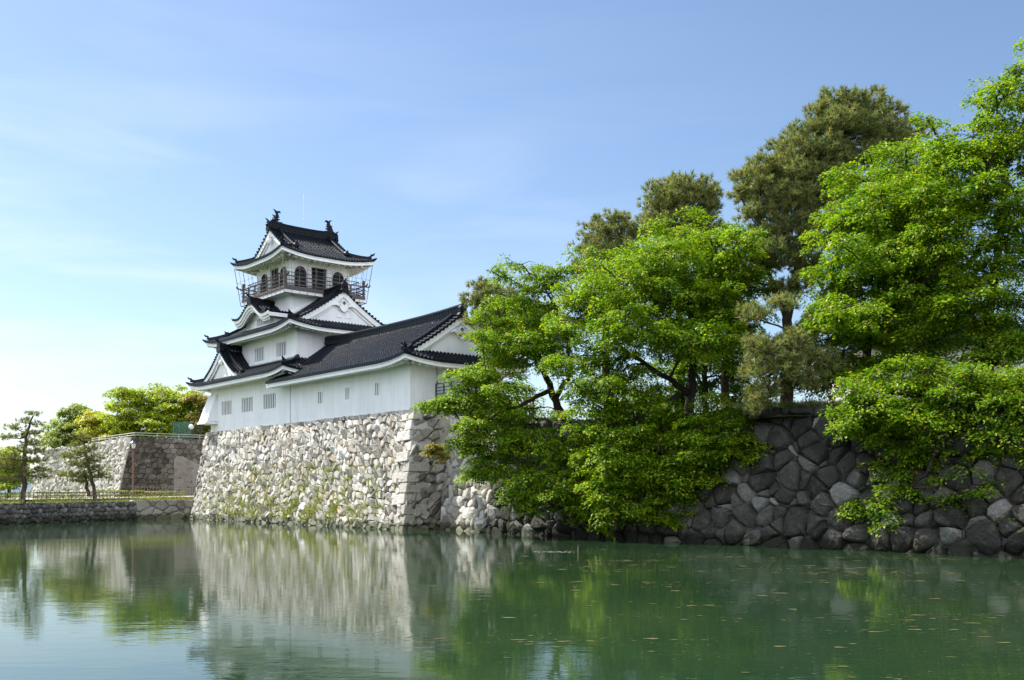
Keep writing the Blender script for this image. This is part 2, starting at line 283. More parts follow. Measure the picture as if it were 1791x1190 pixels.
# ------------------------------------------------------------------ stone walls: every stone shaped, one continuous skin
def clip(poly, nx, ny, d):
    o_ = []; n_ = len(poly)
    for i in range(n_):
        p, q = poly[i], poly[(i+1) % n_]; dp = nx*p[0]+ny*p[1]-d; dq = nx*q[0]+ny*q[1]-d
        if dp <= 0: o_.append(p)
        if dp*dq < 0:
            k = dp/(dp-dq); o_.append((p[0]+k*(q[0]-p[0]), p[1]+k*(q[1]-p[1])))
    return o_
def stone_skin(b, P00, P10, P01, P11, cell=0.45, asp=1.0, shear=0.0, hgt=0.16, rnd=False, tilt=0.5, jit=0.42, sag=0.0, seed=1, flip=1, skip=None, big=0.0, groove=0.06, colf=None):
    rg = np.random.default_rng(seed); P00, P10, P01, P11 = map(lambda p: np.asarray(p, float), (P00, P10, P01, P11))
    W = (np.linalg.norm(P10-P00)+np.linalg.norm(P11-P01))/2; H = (np.linalg.norm(P01-P00)+np.linalg.norm(P11-P10))/2
    nrm = np.cross(P10-P00, P01-P00); nrm = nrm/np.linalg.norm(nrm)*flip
    def P(s_, t_, d):
        a, c_ = s_/W, t_/H
        return (P00*(1-a)+P10*a)*(1-c_)+(P01*(1-a)+P11*a)*c_+nrm*(d-sag*4*c_*(1-c_))
    # seeds in a sheared space
    sites = {}
    cx, cyy = cell*asp, cell
    ns, nt_ = int(W/cx)+1, int(H/cyy)+1; pad = 2
    for j in range(-pad, nt_+pad):
        for i in range(-pad, ns+pad):
            sites[(i, j)] = ((i+0.5*(j % 2)+0.5+rg.uniform(-jit, jit))*cx, (j+0.5+rg.uniform(-jit, jit))*cyy)
    to = lambda p: ((p[0]-shear*p[1])/asp, p[1])
    q = {k: to(p) for k, p in sites.items()}
    sc_ = {k: rg.uniform(-big, big)*cell*cell for k in q}
    key = {}; verts = []
    def vid(s_, t_):
        k = (round(s_, 3), round(t_, 3))
        if k not in key:
            key[k] = len(verts); verts.append(P(s_, t_, rg.uniform(-groove, 0)))
        return key[k]
    faces = []; cols = []
    for (i, j), c0 in q.items():
        s0, t0 = sites[(i, j)]
        if s0 < -cx*2 or s0 > W+cx*2 or t0 < -cyy*2 or t0 > H+cyy*2: continue
        R_ = cell*2.5; poly = [(c0[0]-R_, c0[1]-R_), (c0[0]+R_, c0[1]-R_), (c0[0]+R_, c0[1]+R_), (c0[0]-R_, c0[1]+R_)]
        for dj in (-2, -1, 0, 1, 2):
            for di in range(-3, 4):
                if di == dj == 0: continue
                c1 = q.get((i+di, j+dj))
                if c1 is None: continue
                nx, ny = c1[0]-c0[0], c1[1]-c0[1]; d = (c1[0]**2+c1[1]**2-c0[0]**2-c0[1]**2)/2+(sc_[(i,j)]-sc_[(i+di,j+dj)])/2
                poly = clip(poly, nx, ny, d)
                if not poly: break
            if not poly: break
        if not poly: continue
        poly = [(x*asp+shear*y, y) for x, y in poly]
        for nx, ny, d in ((-1,0,0),(1,0,W),(0,-1,0),(0,1,H)):
            poly = clip(poly, nx, ny, d)
            if len(poly) < 3: break
        if len(poly) < 3: continue
        out_ = []
        for p in poly:
            if not out_ or abs(p[0]-out_[-1][0])+abs(p[1]-out_[-1][1]) > 0.012: out_.append(p)
        if len(out_) > 2 and abs(out_[0][0]-out_[-1][0])+abs(out_[0][1]-out_[-1][1]) < 0.012: out_.pop()
        poly = out_
        if len(poly) < 3: continue
        gx = sum(p[0] for p in poly)/len(poly); gy = sum(p[1] for p in poly)/len(poly)
        if skip and skip(gx, gy, W, H): continue
        size = sqrt(abs(sum(poly[k][0]*poly[(k+1)%len(poly)][1]-poly[(k+1)%len(poly)][0]*poly[k][1] for k in range(len(poly))))/2)/cell
        h0 = hgt*min(1.0, size)*rg.uniform(0.65, 1.35); tx, ty = rg.normal(0, tilt, 2)*h0/cell; cv = rg.random() if colf is None else colf(gx, gy, W, H, rg)
        ring = []
        for k in range(len(poly)):
            p, p2 = poly[k], poly[(k+1)%len(poly)]; ring.append((p, 0))
            if rnd: ring.append((((p[0]+p2[0])/2, (p[1]+p2[1])/2), 1))
        r0 = [vid(*p) for p, _ in ring]; m_ = len(ring)
        def lay(fr_c, fr_m, hh):
            o_ = []
            for p, kk in ring:
                fr = fr_m if kk else fr_c; fr = fr*(1+rg.uniform(-0.035, 0.035)); x = gx+(p[0]-gx)*fr; y = gy+(p[1]-gy)*fr
                o_.append(len(verts)); verts.append(P(x, y, hh*(1+rg.uniform(-.1, .1))+tx*(x-gx)*2+ty*(y-gy)*2))
            return o_
        if rnd: rings = [r0, lay(0.84, 0.95, h0*0.45), lay(0.68, 0.80, h0*0.85), lay(0.36, 0.44, h0*1.05)]
        else: rings = [r0, lay(0.90, 0.93, h0*0.72), lay(0.70, 0.74, h0)]
        for A, B in zip(rings, rings[1:]):
            for k in range(m_): faces.append((A[k], A[(k+1)%m_], B[(k+1)%m_], B[k])); cols.append(cv)
        faces.append(tuple(rings[-1])); cols.append(cv)
    n0 = len(b.v); b.v.extend(verts); b.f.extend(tuple(x+n0 for x in f_) for f_ in faces); b.c.extend(cols)
    return P, W, H, nrm

# ------------------------------------------------------------------ tiled roofs
class Roof:
    """A hipped or hip-and-gable roof over a rectangle, ridge along x; M maps its own (x, y, z) to the place."""
    def __init__(s, Mf, x0, x1, y0, y1, zE, H, D, Dmax, d0, d1, ov, k=0.7, lift=0.35, Lc=3.5, verge=0.45, tile=0.28):
        s.__dict__.update(M=Mf, x0=x0, x1=x1, y0=y0, y1=y1, zE=zE, H=H, D=D, Dmax=Dmax, d0=d0, d1=d1, ov=ov, k=k, lift=lift, Lc=Lc, verge=verge, tile=tile)
    def z(s, p): t = p/s.D; return s.zE+s.H*(s.k*t+(1-s.k)*t*t)
    def lf(s, c, p): return s.lift*max(0, 1-c/s.Lc)**2*max(0, 1-p/2.4)
    def sides(s):
        lx, ly = s.x1-s.x0, s.y1-s.y0; i0, i1 = s.d0 is not None, s.d1 is not None
        S = [(lambda x, p, z: s.M(s.x0+x, s.y0+p, z), lx, i0, i1, 'long'), (lambda x, p, z: s.M(s.x0+x, s.y1-p, z), lx, i0, i1, 'long')]
        if i0: S.append((lambda x, p, z: s.M(s.x0+p, s.y0+x, z), ly, True, True, 'end0'))
        if i1: S.append((lambda x, p, z: s.M(s.x1-p, s.y0+x, z), ly, True, True, 'end1'))
        return S
    def cd(s, x, L, h0, h1): return min(x if h0 else 99, L-x if h1 else 99)
    def plen(s, x, L, h0, h1, typ):
        if typ != 'long': return min(s.d0 if typ == 'end0' else s.d1, x, L-x)
        d = s.Dmax
        if h0 and x < s.d0-(s.verge if s.Dmax > s.d0 else 0): d = min(d, x)
        if h1 and L-x < s.d1-(s.verge if s.Dmax > s.d1 else 0): d = min(d, L-x)
        return d
    def tiles(s, b, only=None):
        r = 0.085
        for Mp, L, h0, h1, typ in s.sides():
            if only and typ not in only: continue
            nT = max(1, round(L/s.tile)); st = L/nT; xs = []
            for kx in range(nT):
                c = (kx+0.5)*st
                for dx in (-st/2+1e-4, -r, -0.72*r, 0, 0.72*r, r): xs.append((c+dx, sqrt(max(0, r*r-dx*dx)) if abs(dx) <= r else 0))
            xs.append((L-1e-4, 0))
            cuts = []
            if typ == 'long' and s.d0 is not None and s.Dmax > s.d0: cuts.append(s.d0-s.verge)
            if typ == 'long' and s.d1 is not None and s.Dmax > s.d1: cuts.append(L-s.d1+s.verge)
            segs = [[]]; ci = 0
            for x, hh in xs:
                while ci < len(cuts) and x > cuts[ci]:
                    segs[-1].append((cuts[ci]-1e-4, 0)); segs.append([(cuts[ci]+1e-4, 0)]); ci += 1
                segs[-1].append((x, hh))
            pm = s.Dmax if typ == 'long' else (s.d0 if typ == 'end0' else s.d1); q = 0.30; ps = []
            nR = max(1, round(pm/q))
            for j in range(nR): ps += [(pm*j/nR+0.001, 0.03), (pm*(j+1)/nR-0.001, 0.0)]
            for sg in segs:
                G = []; PL = []
                for x, hh in sg:
                    Lm = s.plen(x, L, h0, h1, typ); PL.append(Lm); c = s.cd(x, L, h0, h1); rowv = []
                    for p, e in [(0, -0.10)]+ps:
                        pp = min(p, Lm); rowv.append(Mp(x, pp, s.z(pp)+s.lf(c, pp)+(hh if e != -0.10 else 0)+e+0.02))
                    G.append(rowv)
                pp_ = [0]+[p for p, _ in ps]
                b.grid(G, lambda i, j: not (pp_[j] >= PL[i] and pp_[j] >= PL[i+1]))
            # round end caps along the eave
            for kx in range(nT):
                c = (kx+0.5)*st; cc = s.cd(c, L, h0, h1); z_ = s.z(0)+s.lf(cc, 0)+0.02; n = 8
                b.add([Mp(c+r*1.12*cos(2*pi*i/n), -0.015, z_+0.02+r*1.12*sin(2*pi*i/n)) for i in range(n)]+[Mp(c+r*1.12*cos(2*pi*i/n), 0.12, z_+0.03+r*1.12*sin(2*pi*i/n)) for i in range(n)],
                      [tuple(range(n))]+[(i, (i+1)%n, n+(i+1)%n, n+i) for i in range(n)])
    def fascia(s, b, hgt=0.34, only=None):
        for Mp, L, h0, h1, typ in s.sides():
            if only and typ not in only: continue
            sec = [(0.07, -0.035), (0.05, -hgt*0.45), (0.10, -hgt*0.45-0.004), (0.09, -hgt), (0.34, -hgt), (0.34, -0.05)]; G = []
            for i in range(41):
                u_ = i/40; rowv = []
                for p, dz in sec:
                    x = (p if h0 else 0)+(L-(p if h0 else 0)-(p if h1 else 0))*u_; c = s.cd(u_*L, L, h0, h1)
                    rowv.append(Mp(x, p, s.z(0)+s.lf(c, 0)+dz))
                G.append(rowv)
            b.grid(G)
            if not h0: b.add(G[0], [tuple(range(len(sec)))])
            # soffit, rising to the wall
            G = []
            for i in range(41):
                u_ = i/40; rowv = []
                for p, dz in ((0.33, -hgt+0.09), (s.ov+0.02, 0.02)):
                    x = (p if h0 else 0)+(L-(p if h0 else 0)-(p if h1 else 0))*u_; c = s.cd(u_*L, L, h0, h1)
                    rowv.append(Mp(x, p, s.z(0)+s.lf(c, 0)*(1-0.6*p/s.ov)+dz))
                G.append(rowv)
            b.grid(G)
    def rafters(s, b, hgt=0.34, step=0.44, only=None, wd=0.17):
        for Mp, L, h0, h1, typ in s.sides():
            if only and typ not in only: continue
            n = int((L-0.8)/step)
            for i in range(n+1):
                x = 0.4+(L-0.8)*i/n; c = s.cd(x, L, h0, h1); pe = min(s.ov, c) if (h0 or h1) else s.ov
                if pe < 0.5: continue
                zt = lambda p: s.z(0)+s.lf(c, 0)*(1-0.6*p/s.ov)+(-hgt+0.09)+(p-0.33)/(s.ov-0.33)*(hgt-0.07)
                A = [(0.40, -0.17), (0.40, 0.01), (pe, 0.01), (pe, -0.13)]
                v0 = [Mp(x-wd/2, p, zt(p)+d) for p, d in A]; v1 = [Mp(x+wd/2, p, zt(p)+d) for p, d in A]
                b.prism(v0, v1[0]-v0[0])
            for hh, xx in ((h0, 0.0), (h1, L)):                     # the corner beam nose
                if hh:
                    q = [Mp(abs(xx-p), p, s.z(0)+s.lift*(1-0.5*p/s.ov)-hgt+0.0) for p in (0.22, s.ov)]
                    b.sweep(q, 0.24, 0.22, -0.10)
    def hip_ridges(s, b, w=0.26, h=0.24):
        for xe, d, sg in ((s.x0, s.d0, 1), (s.x1, s.d1, -1)):
            if d is None: continue
            for ye, sy in ((s.y0, 1), (s.y1, -1)):
                pts = []
                for i in range(9):
                    c = 0.16+(d-0.16)*i/8; pts.append(s.M(xe+sg*c, ye+sy*c, s.z(c)+s.lf(c, c)+0.05+(0.10 if i == 0 else 0)))
                b.sweep(pts, w, h, 0, 0.7)
                e = np.array(pts[0]); dv = np.array(pts[0])-np.array(pts[1]); dv[2] = 0; dv = dv/np.linalg.norm(dv)
                b.tube([e-dv*0.1+[0,0,h], e+dv*0.12+[0,0,h+0.05], e+dv*0.26+[0,0,h+0.19]], [0.10, 0.085, 0.03], 6)
                q = s.M(xe+sg*0.05, ye+sy*0.05, s.z(0)+s.lift+0.04)
                b.tube([q, np.array(q)+dv*0.14+[0,0,0.05], np.array(q)+dv*0.27+[0,0,0.15]], [0.12, 0.09, 0.03], 6)
    def verge_ridges(s, b, w=0.30, h=0.22, inset=0.62):               # the ridges that run down beside each gable, and the edge tiles
        for xe, d, sg in ((s.x0, s.d0, 1), (s.x1, s.d1, -1)):
            if d is None: continue
            for ye, sy in ((s.y0, 1), (s.y1, -1)):
                pe = d*0.80; pts = [s.M(xe+sg*(d+inset-0.35), ye+sy*(s.D-(s.D-pe)*i/10), s.z(s.D-(s.D-pe)*i/10)+0.05) for i in range(11)]
                b.sweep(pts, w, h, 0, 0.8); b.tube([np.array(q)+[0,0,h] for q in pts], 0.10, 6)
                e = np.array(pts[-1]); dv = e-np.array(pts[-2]); dv[2] = 0; dv /= np.linalg.norm(dv)
                b.ball(e+dv*0.02+[0,0,0.2], 0.24, 7, 5, (1, 1, 1.1)); b.tube([e+dv*0.1+[0,0,.3], e+dv*0.25+[0,0,.5]], [0.1, 0.03], 5)
                n = int((s.D-d*0.9)/0.27)
                for i in range(n+1):
                    p = d*0.85+(s.D-d*0.85)*i/n*0.985; x_ = xe+sg*(d-s.verge)
                    b.tube([s.M(x_-sg*0.07, ye+sy*p, s.z(p)+0.05), s.M(x_+sg*0.42, ye+sy*p, s.z(p)+0.09)], 0.095, 7)
    def main_ridge(s, b, orn, w=0.46, h=0.55, xa=None, xb=None, orn_s=0.85):
        ym = (s.y0+s.y1)/2; xa = s.x0+s.d0-s.verge if xa is None else xa; xb = (s.x1-s.d1+s.verge) if xb is None else xb
        z0 = s.z(s.D)-0.10; n = 8
        P_ = lambda x, dz: s.M(x, ym, z0+dz+0.18*abs((x-(xa+xb)/2)/((xb-xa)/2))**3)
        xs = [xa+0.1+(xb-xa-0.2)*i/n for i in range(n+1)]
        b.sweep([P_(x, 0) for x in xs], w, h*0.30, 0); b.sweep([P_(x, h*0.30) for x in xs], w*1.12, h*0.07, 0)
        b.sweep([P_(x, h*0.37) for x in xs], w*0.8, h*0.38, 0); b.sweep([P_(x, h*0.75) for x in xs], w*1.02, h*0.10, 0)
        b.tube([P_(x, h*0.92) for x in xs], w*0.27, 8)
        k = int((xb-xa)/0.33)
        for i in range(k):                                          # the little round tiles set in the ridge's flank
            x = xa+0.3+(xb-xa-0.6)*i/max(1, k-1)
            for sy in (-1, 1):
                q = np.array(P_(x, h*0.56)); e = np.array(s.M(x, ym+sy*w*0.44, 0))-np.array(s.M(x, ym, 0)); b.tube([q+e*0.85, q+e*1.06], 0.075, 6)
        for xe, sg in ((xa, -1), (xb, 1)):                          # end ornament: a shaped plate with shoulders and a horn
            if orn and orn[0 if sg < 0 else 1]:
                out = [(-0.42,-0.35),(0.42,-0.35),(0.50,-0.10),(0.36,0.10),(0.36,0.55),(0.22,0.78),(0.0,0.86),(-0.22,0.78),(-0.36,0.55),(-0.36,0.10),(-0.50,-0.10)]
                f0 = np.array(P_(xe, 0)); ey = np.array(s.M(0,1,0))-np.array(s.M(0,0,0)); ex = (np.array(s.M(1,0,0))-np.array(s.M(0,0,0)))*sg
                sc2 = h/0.62*orn_s
                orn_mb = MB(); orn[2].append(orn_mb); orn_mb.prism([f0+ey*x*sc2+np.array([0,0,y*sc2])-ex*0.08 for x, y in out], ex*0.26)
                orn_mb.tube([f0+ex*0.05+[0,0,.80*sc2], f0+ex*0.16+[0,0,.97*sc2], f0+ex*0.34+[0,0,1.16*sc2]], [0.13*sc2, 0.11*sc2, 0.05*sc2], 7)
                orn_mb.ball(f0+ex*0.2+[0,0,.32*sc2], 0.2*sc2, 8, 6)
    def gable(s, face, board, which, recess=0.30, bd=0.50):
        """white face and stepped bargeboards of the gable at one end"""
        xe, d, sg = (s.x0, s.d0, 1) if which == 0 else (s.x1, s.d1, -1); ym = (s.y0+s.y1)/2
        p0 = d*0.60; n = 12
        def prof_pts(x, drop, pb):
            o_ = [(ym-(s.D-p), s.z(p)-drop) for p in [pb+(s.D-pb)*i/n for i in range(n+1)]]
            o_ += [(2*ym-y, z_) for y, z_ in reversed(o_[:-1])]
            return [s.M(x, y, z_) for y, z_ in o_]
        ex = (np.array(s.M(1,0,0))-np.array(s.M(0,0,0)))*sg
        xg = xe+sg*d
        for x, top, bot, th in ((xg-sg*(s.verge-0.05), 0.03, bd, 0.13), (xg-sg*(s.verge-0.20), bd*0.92, bd*1.45, 0.10)):
            A = prof_pts(x, top, p0); B = prof_pts(x, bot, p0); m_ = len(A)
            A2 = [q+ex*th for q in A]; B2 = [q+ex*th for q in B]
            board.add(A+B+A2+B2, [f_ for i in range(m_-1) for f_ in ((i, i+1, m_+i+1, m_+i), (2*m_+i, 3*m_+i, 3*m_+i+1, 2*m_+i+1), (m_+i, m_+i+1, 3*m_+i+1, 3*m_+i), (i, 2*m_+i, 2*m_+i+1, i+1))])
        A = prof_pts(xg-sg*(s.verge-recess), 0.15, d*0.75); n_ = len(A)
        face.add(A, [tuple(range(n_))])
        return xg-sg*(s.verge-recess), ym, s.z(s.D), ex
def wall_panel(b, T, u0, u1, z0, z1, holes, depth=0.22):
    """a wall face with openings: T(u, w, z), w into the wall"""
    us = sorted({u0, u1, *[h[0] for h in holes], *[h[1] for h in holes]}); zs = sorted({z0, z1, *[h[2] for h in holes], *[h[3] for h in holes]})
    for ua, ub in zip(us, us[1:]):
        for za, zb in zip(zs, zs[1:]):
            um, zm = (ua+ub)/2, (za+zb)/2
            if any(h[0] < um < h[1] and h[2] < zm < h[3] for h in holes): continue
            b.add([T(ua,0,za),T(ub,0,za),T(ub,0,zb),T(ua,0,zb)], [(0,1,2,3)])
    for h0, h1, za, zb in holes:
        for (p, q) in (((h0,za),(h1,za)),((h1,za),(h1,zb)),((h1,zb),(h0,zb)),((h0,zb),(h0,za))):
            b.add([T(p[0],0,p[1]),T(q[0],0,q[1]),T(q[0],depth,q[1]),T(p[0],depth,p[1])], [(0,1,2,3)])
def bar_window(root, T, h, nbars, pane=None):
    """a barred window: dark pane behind thick plastered bars"""
    h0, h1, za, zb = h; b = MB(); b.add([T(h0,0.21,za),T(h1,0.21,za),T(h1,0.21,zb),T(h0,0.21,zb)], [(0,1,2,3)])
    wdw = b.build('window', pane or M['void'], root)
    b = MB(); n = nbars; wd = (h1-h0)/(2*n+1)*0.82; gp_ = ((h1-h0)-n*wd)/(n+1)
    for i in range(n):
        x = h0+gp_*(i+1)+wd*i; b.hexa([T(x,0.03,za),T(x+wd,0.03,za),T(x+wd,0.07,za),T(x,0.07,za),T(x,0.03,zb),T(x+wd,0.03,zb),T(x+wd,0.07,zb),T(x,0.07,zb)])
    b.build('bars', M['plaster'], wdw); return wdw

# ================================================================== the castle
ZB = 7.2
AC, BC = 23.1, 5.0
tower = thing('castle_tower', Lc(22.8, 5, ZB), 'white plastered castle tower of stacked dark tiled roofs with a railed balcony near the top', 'castle tower')
gallery = thing('castle_gallery', Lc(7.5, 3.6, ZB), 'long low white castle wing under one dark gabled roof, right of the tower', 'castle wing')
Ma = lambda x, y, z: Lc(x, y, z)            # ridge along the front wall
Mb = lambda x, y, z: Lc(y, x, z)            # ridge into the depth
Tf = lambda b0: (lambda u, w_, z: Lc(u, b0+w_, z))          # front-facing wall at depth b0
Tr = lambda a0: (lambda u, w_, z: Lc(a0+w_, u, z))          # right-facing wall
Tl = lambda a0: (lambda u, w_, z: Lc(a0-w_, u, z))          # left-facing wall

def roof_set(root, rf, name='roof', ridge=True, orn=(True, True), gables=(True, True), only=None, raft=0.44):
    b = MB(); rf.tiles(b, only); rf.hip_ridges(b)
    if ridge: rf.verge_ridges(b)
    ro = b.build(name, M['tile'], root)
    b = MB(); rf.fascia(b, only=only); b.build('fascia', M['plaster'], ro)
    b = MB(); rf.rafters(b, only=only, step=raft); b.build('rafters', M['plaster'], ro)
    return ro
def gegyo(root, x, y, z, ex, ey, s_=1.0, pair=False):
    """white pendant carved under the gable's peak, green rosette on it"""
    b = MB(); c = lambda p, q, o_=0: np.asarray(x)+ey*p*s_+np.array([0,0,q*s_])-ex*o_
    out = [(-0.10,0.38),(0.10,0.38),(0.22,0.16),(0.42,0.10),(0.66,0.16),(0.90,-0.02),(1.0,-0.16),(0.72,-0.06),(0.52,-0.14),(0.40,-0.08),(0.36,-0.26),(0.22,-0.46),(0.0,-0.58)]
    out = out+[(-p, q) for p, q in reversed(out[2:-1])]
    b.prism([c(p, q) for p, q in out], -ex*0.14)
    for sg in (-1, 1): b.tube([c(sg*0.52, 0.08, .12), c(sg*0.44, 0.2, .16), c(sg*0.3, 0.12, .16), c(sg*0.36, -0.02, .14)], 0.05*s_, 5)
    g = b.build('gable_pendant', M['plaster'], root)
    b = MB()
    for i in range(4): b.ball(c(0.09*cos(i*pi/2), 0.16+0.09*sin(i*pi/2), 0.15), 0.075*s_, 6, 4)
    b.build('rosette', M['green_metal'], g); return g

# ---------------- long wing
rw = Roof(Ma, -1.35, 17.0, -1.3, 8.6, 10.18, 3.15, 4.95, 4.95, 1.45, None, 1.3, k=0.80, lift=0.32, Lc=3.2, verge=0.5)
roofw = roof_set(gallery, rw, only=('long', 'end0'), raft=0.5)
orn = []; b = MB(); rw.main_ridge(b, (True, False, orn), 0.42, 0.62, xb=16.9, orn_s=0.72); b.build('ridge', M['tile'], roofw); [q.build('ridge_ornament', M['tile'], roofw) for q in orn]
fc, bd = MB(), MB(); x_, y_, z_, ex = rw.gable(fc, bd, 0, bd=0.42); gb = fc.build('gable', M['plaster'], gallery); bd.build('bargeboard', M['plaster'], gb)
gegyo(gb, Lc(rw.x0+rw.d0-rw.verge+0.12, y_, z_-1.02), 0, 0, ex, V, 0.85)
slots = [(10.84, 11.49), (7.2, 7.74), (3.5, 4.02)]; zs_ = (8.38, 9.16)
b = MB(); wall_panel(b, Tf(0), 0, 15.585, ZB-0.1, 10.4, [(p, q, *zs_) for p, q in slots])
wall_panel(b, Tr(0), 0, 7.3, ZB-0.1, 10.4, []); wall_panel(b, Tf(7.3), 0, 15.585, ZB-0.1, 10.4, [])
b.build('wall', M['plaster'], gallery)
for p, q in slots: bar_window(gallery, Tf(0), (p, q, *zs_), 2)
b = MB(); b.box(15.585, 15.63, -0.012, 0.05, ZB-0.05, 10.1); b.build('wall_seam', M['wood_dark'], gallery)
for y_ in (2.0, 3.0):
    b = MB(); b.tube([Lc(-0.03, y_, 10.2), Lc(-0.03, y_, 9.1), Lc(-0.03, y_, 9.08), Lc(-0.03, y_, 8.9)], [0.02, 0.02, 0.05, 0.05], 6); b.build('cable', M['wire'], gallery)

# ---------------- tower, ground storey
r1 = Roof(Ma, 14.1, 31.35, -1.4, 11.4, 10.97, 1.25, 2.6, 2.6, 2.6, 2.6, 1.4, k=0.8, lift=0.33, Lc=3.0)
roof1 = roof_set(tower, r1, 'lower_roof', ridge=False)
W1 = [(25.78, 27.7), (21.85, 23.87), (17.97, 20.0)]; z1 = (8.52, 9.63)
b = MB(); wall_panel(b, Tf(0), 15.63, 29.9, ZB-0.1, 11.2, [(p, q, *z1) for p, q in W1])
wall_panel(b, Tl(29.9), 0, 10, ZB-0.1, 11.2, []); wall_panel(b, Tr(15.63), 0, 10, ZB-0.1, 11.2, []); wall_panel(b, Tf(10), 15.63, 29.9, ZB-0.1, 11.2, [])
b.build('wall', M['plaster'], tower)
for p, q in W1: bar_window(tower, Tf(0), (p, q, *z1), 6)
# stone-drop bay flaring out at the left corner
b = MB(); a0, a1 = 28.5, 30.15
b.hexa([Lc(a0,0.01,8.05),Lc(a0,-0.98,8.0),Lc(a1,-0.98,8.0),Lc(a1,0.01,8.05),Lc(a0,0.01,10.3),Lc(a0,-0.10,10.3),Lc(a1,-0.10,10.3),Lc(a1,0.01,10.3)])
bay = b.build('stone_drop_bay', M['plaster'], tower)
b = MB(); b.box(a0-0.06, a1+0.08, -1.08, 0.005, 7.84, 7.997); b.build('bay_sill', M['plaster'], bay)

# front gable on the lower roof
def side_gable(root, ac, bf, bb, zr, half, zb, k=0.45, name='front_gable', orn_s=0.8):
    """small gable whose ridge runs from bf back to bb"""
    n = 10
    zz = lambda t: zr-(zr-zb)*(t*(2-k)-(1-k)*t*t) if False else zb+(zr-zb)*((1-t)*0.62+0.38*(1-t)**2)
    b = MB(); r = 0.085; st = 0.27; nT = round((bb-bf)/st)
    for sg in (-1, 1):
        xs = []
        for i in range(nT):
            c = bf+(i+0.5)*(bb-bf)/nT
            for dx in (-st/2, -r, -.7*r, 0, .7*r, r): xs.append((c+dx, sqrt(max(0, r*r-dx*dx)) if abs(dx) <= r else 0))
        G = [[Lc(ac+sg*half*(j/16), x, zz(j/16)+hh+(0.02 if j % 2 else 0)) for j in range(17)] for x, hh in xs]; b.grid(G)
        pts = [Lc(ac+sg*half*(0.03+0.92*i/10), bf+0.62, zz(0.03+0.92*i/10)+0.05) for i in range(11)]
        b.sweep(pts, 0.28, 0.2, 0, .8); b.tube([q+[0,0,.2] for q in pts], 0.09, 6); b.ball(pts[-1]+[0,0,.18], 0.2, 7, 5)
        for i in range(int(half/0.24)):
            t = 0.06+0.9*i*0.24/half; b.tube([Lc(ac+sg*half*t, bf-0.05, zz(t)+0.03), Lc(ac+sg*half*t, bf+0.4, zz(t)+0.06)], 0.09, 7)
    rt = b.build(name, M['tile'], root)
    b = MB(); P_ = lambda y: Lc(ac, y, zr+0.02+0.05*(bb-y)); ys = [bf+0.1, (bf+bb)/2, bb]
    b.sweep([P_(y) for y in ys], 0.40, 0.30); b.sweep([P_(y) for y in ys], 0.46, 0.07, 0.30); b.tube([P_(y)+[0,0,.40] for y in ys], 0.11, 7)
    s2 = orn_s; f0 = P_(bf)
    out = [(-0.42,-0.35),(0.42,-0.35),(0.50,-0.10),(0.36,0.10),(0.36,0.5),(0.22,0.66),(0.0,0.72),(-0.22,0.66),(-0.36,0.5),(-0.36,0.10),(-0.50,-0.10)]
    b.prism([f0+U*x*s2+np.array([0,0,y*s2])-V*0.06 for x, y in out], V*0.24); b.tube([f0+[0,0,.62*s2], f0-V*0.12+[0,0,.8*s2], f0-V*0.32+[0,0,.98*s2]], [.12, .1, .04], 6)
    b.build('ridge', M['tile'], rt)
    b = MB(); m_ = n*2+1; ts = [1-i/n for i in range(n)]+[i/n for i in range(n+1)]; sg = [-1]*n+[1]*(n+1)
    for y, top, bot, th in ((bf+0.06, 0.05, 0.42, 0.12), (bf+0.2, 0.38, 0.62, 0.1)):
        A = [Lc(ac+s_*half*t, y, zz(t)-top) for t, s_ in zip(ts, sg)]; B = [Lc(ac+s_*half*t, y, zz(t)-bot) for t, s_ in zip(ts, sg)]
        b.add(A+B+[q+V*th for q in A]+[q+V*th for q in B], [f_ for i in range(m_-1) for f_ in ((i,i+1,m_+i+1,m_+i),(m_+i,m_+i+1,3*m_+i+1,3*m_+i),(2*m_+i,3*m_+i,3*m_+i+1,2*m_+i+1))])
    b.build('bargeboard', M['plaster'], rt)
    b = MB(); b.add([Lc(ac+s_*half*t, bf+0.36, zz(t)-0.12) for t, s_ in zip(ts, sg)], [tuple(range(m_))]); g = b.build('gable', M['plaster'], rt)
    return rt, zz
fg, _ = side_gable(tower, 26.6, -0.72, 1.25, 13.72, 3.25, 11.5)
b = MB(); b.ball(Lc(26.6, -0.55, 12.72), 0.2, 8, 6, (1,1,1.2)); b.build('gable_pendant', M['plaster'], fg)

# ---------------- second storey
W2 = [(22.42, 24.03), (18.64, 20.26)]; z2 = (12.63, 13.69)
b = MB(); wall_panel(b, Tf(1.2), 17.0, 29.2, 11.9, 15.0, [(p, q, *z2) for p, q in W2])
wall_panel(b, Tr(17.0), 1.2, 8.8, 11.9, 15.0, []); wall_panel(b, Tl(29.2), 1.2, 8.8, 11.9, 15.0, []); wall_panel(b, Tf(8.8), 17, 29.2, 11.9, 15.0, [])
b.build('wall', M['plaster'], tower)
for p, q in W2: bar_window(tower, Tf(1.2), (p, q, *z2), 5)
b = MB(); b.sweep([Lc(17-0.02, 1.16, 12.36), Lc(25.2, 1.16, 12.36)], 0.1, 0.16); b.build('wall_skirt', M['plaster'], tower)
r2 = Roof(Ma, 15.45, 30.75, -0.2, 10.2, 14.55, 3.15, 5.2, 5.2, 1.55, 1.55, 1.4, k=0.72, lift=0.38, Lc=3.4, verge=0.5)
roof2 = roof_set(tower, r2, 'middle_roof')
orn = []; b = MB(); r2.main_ridge(b, (True, True, orn), 0.46, 0.52); b.build('ridge', M['tile'], roof2); [q.build('ridge_ornament', M['tile'], roof2) for q in orn]
fc, bd = MB(), MB(); x_, y_, z_, ex = r2.gable(fc, bd, 0, bd=0.48); xg2 = x_
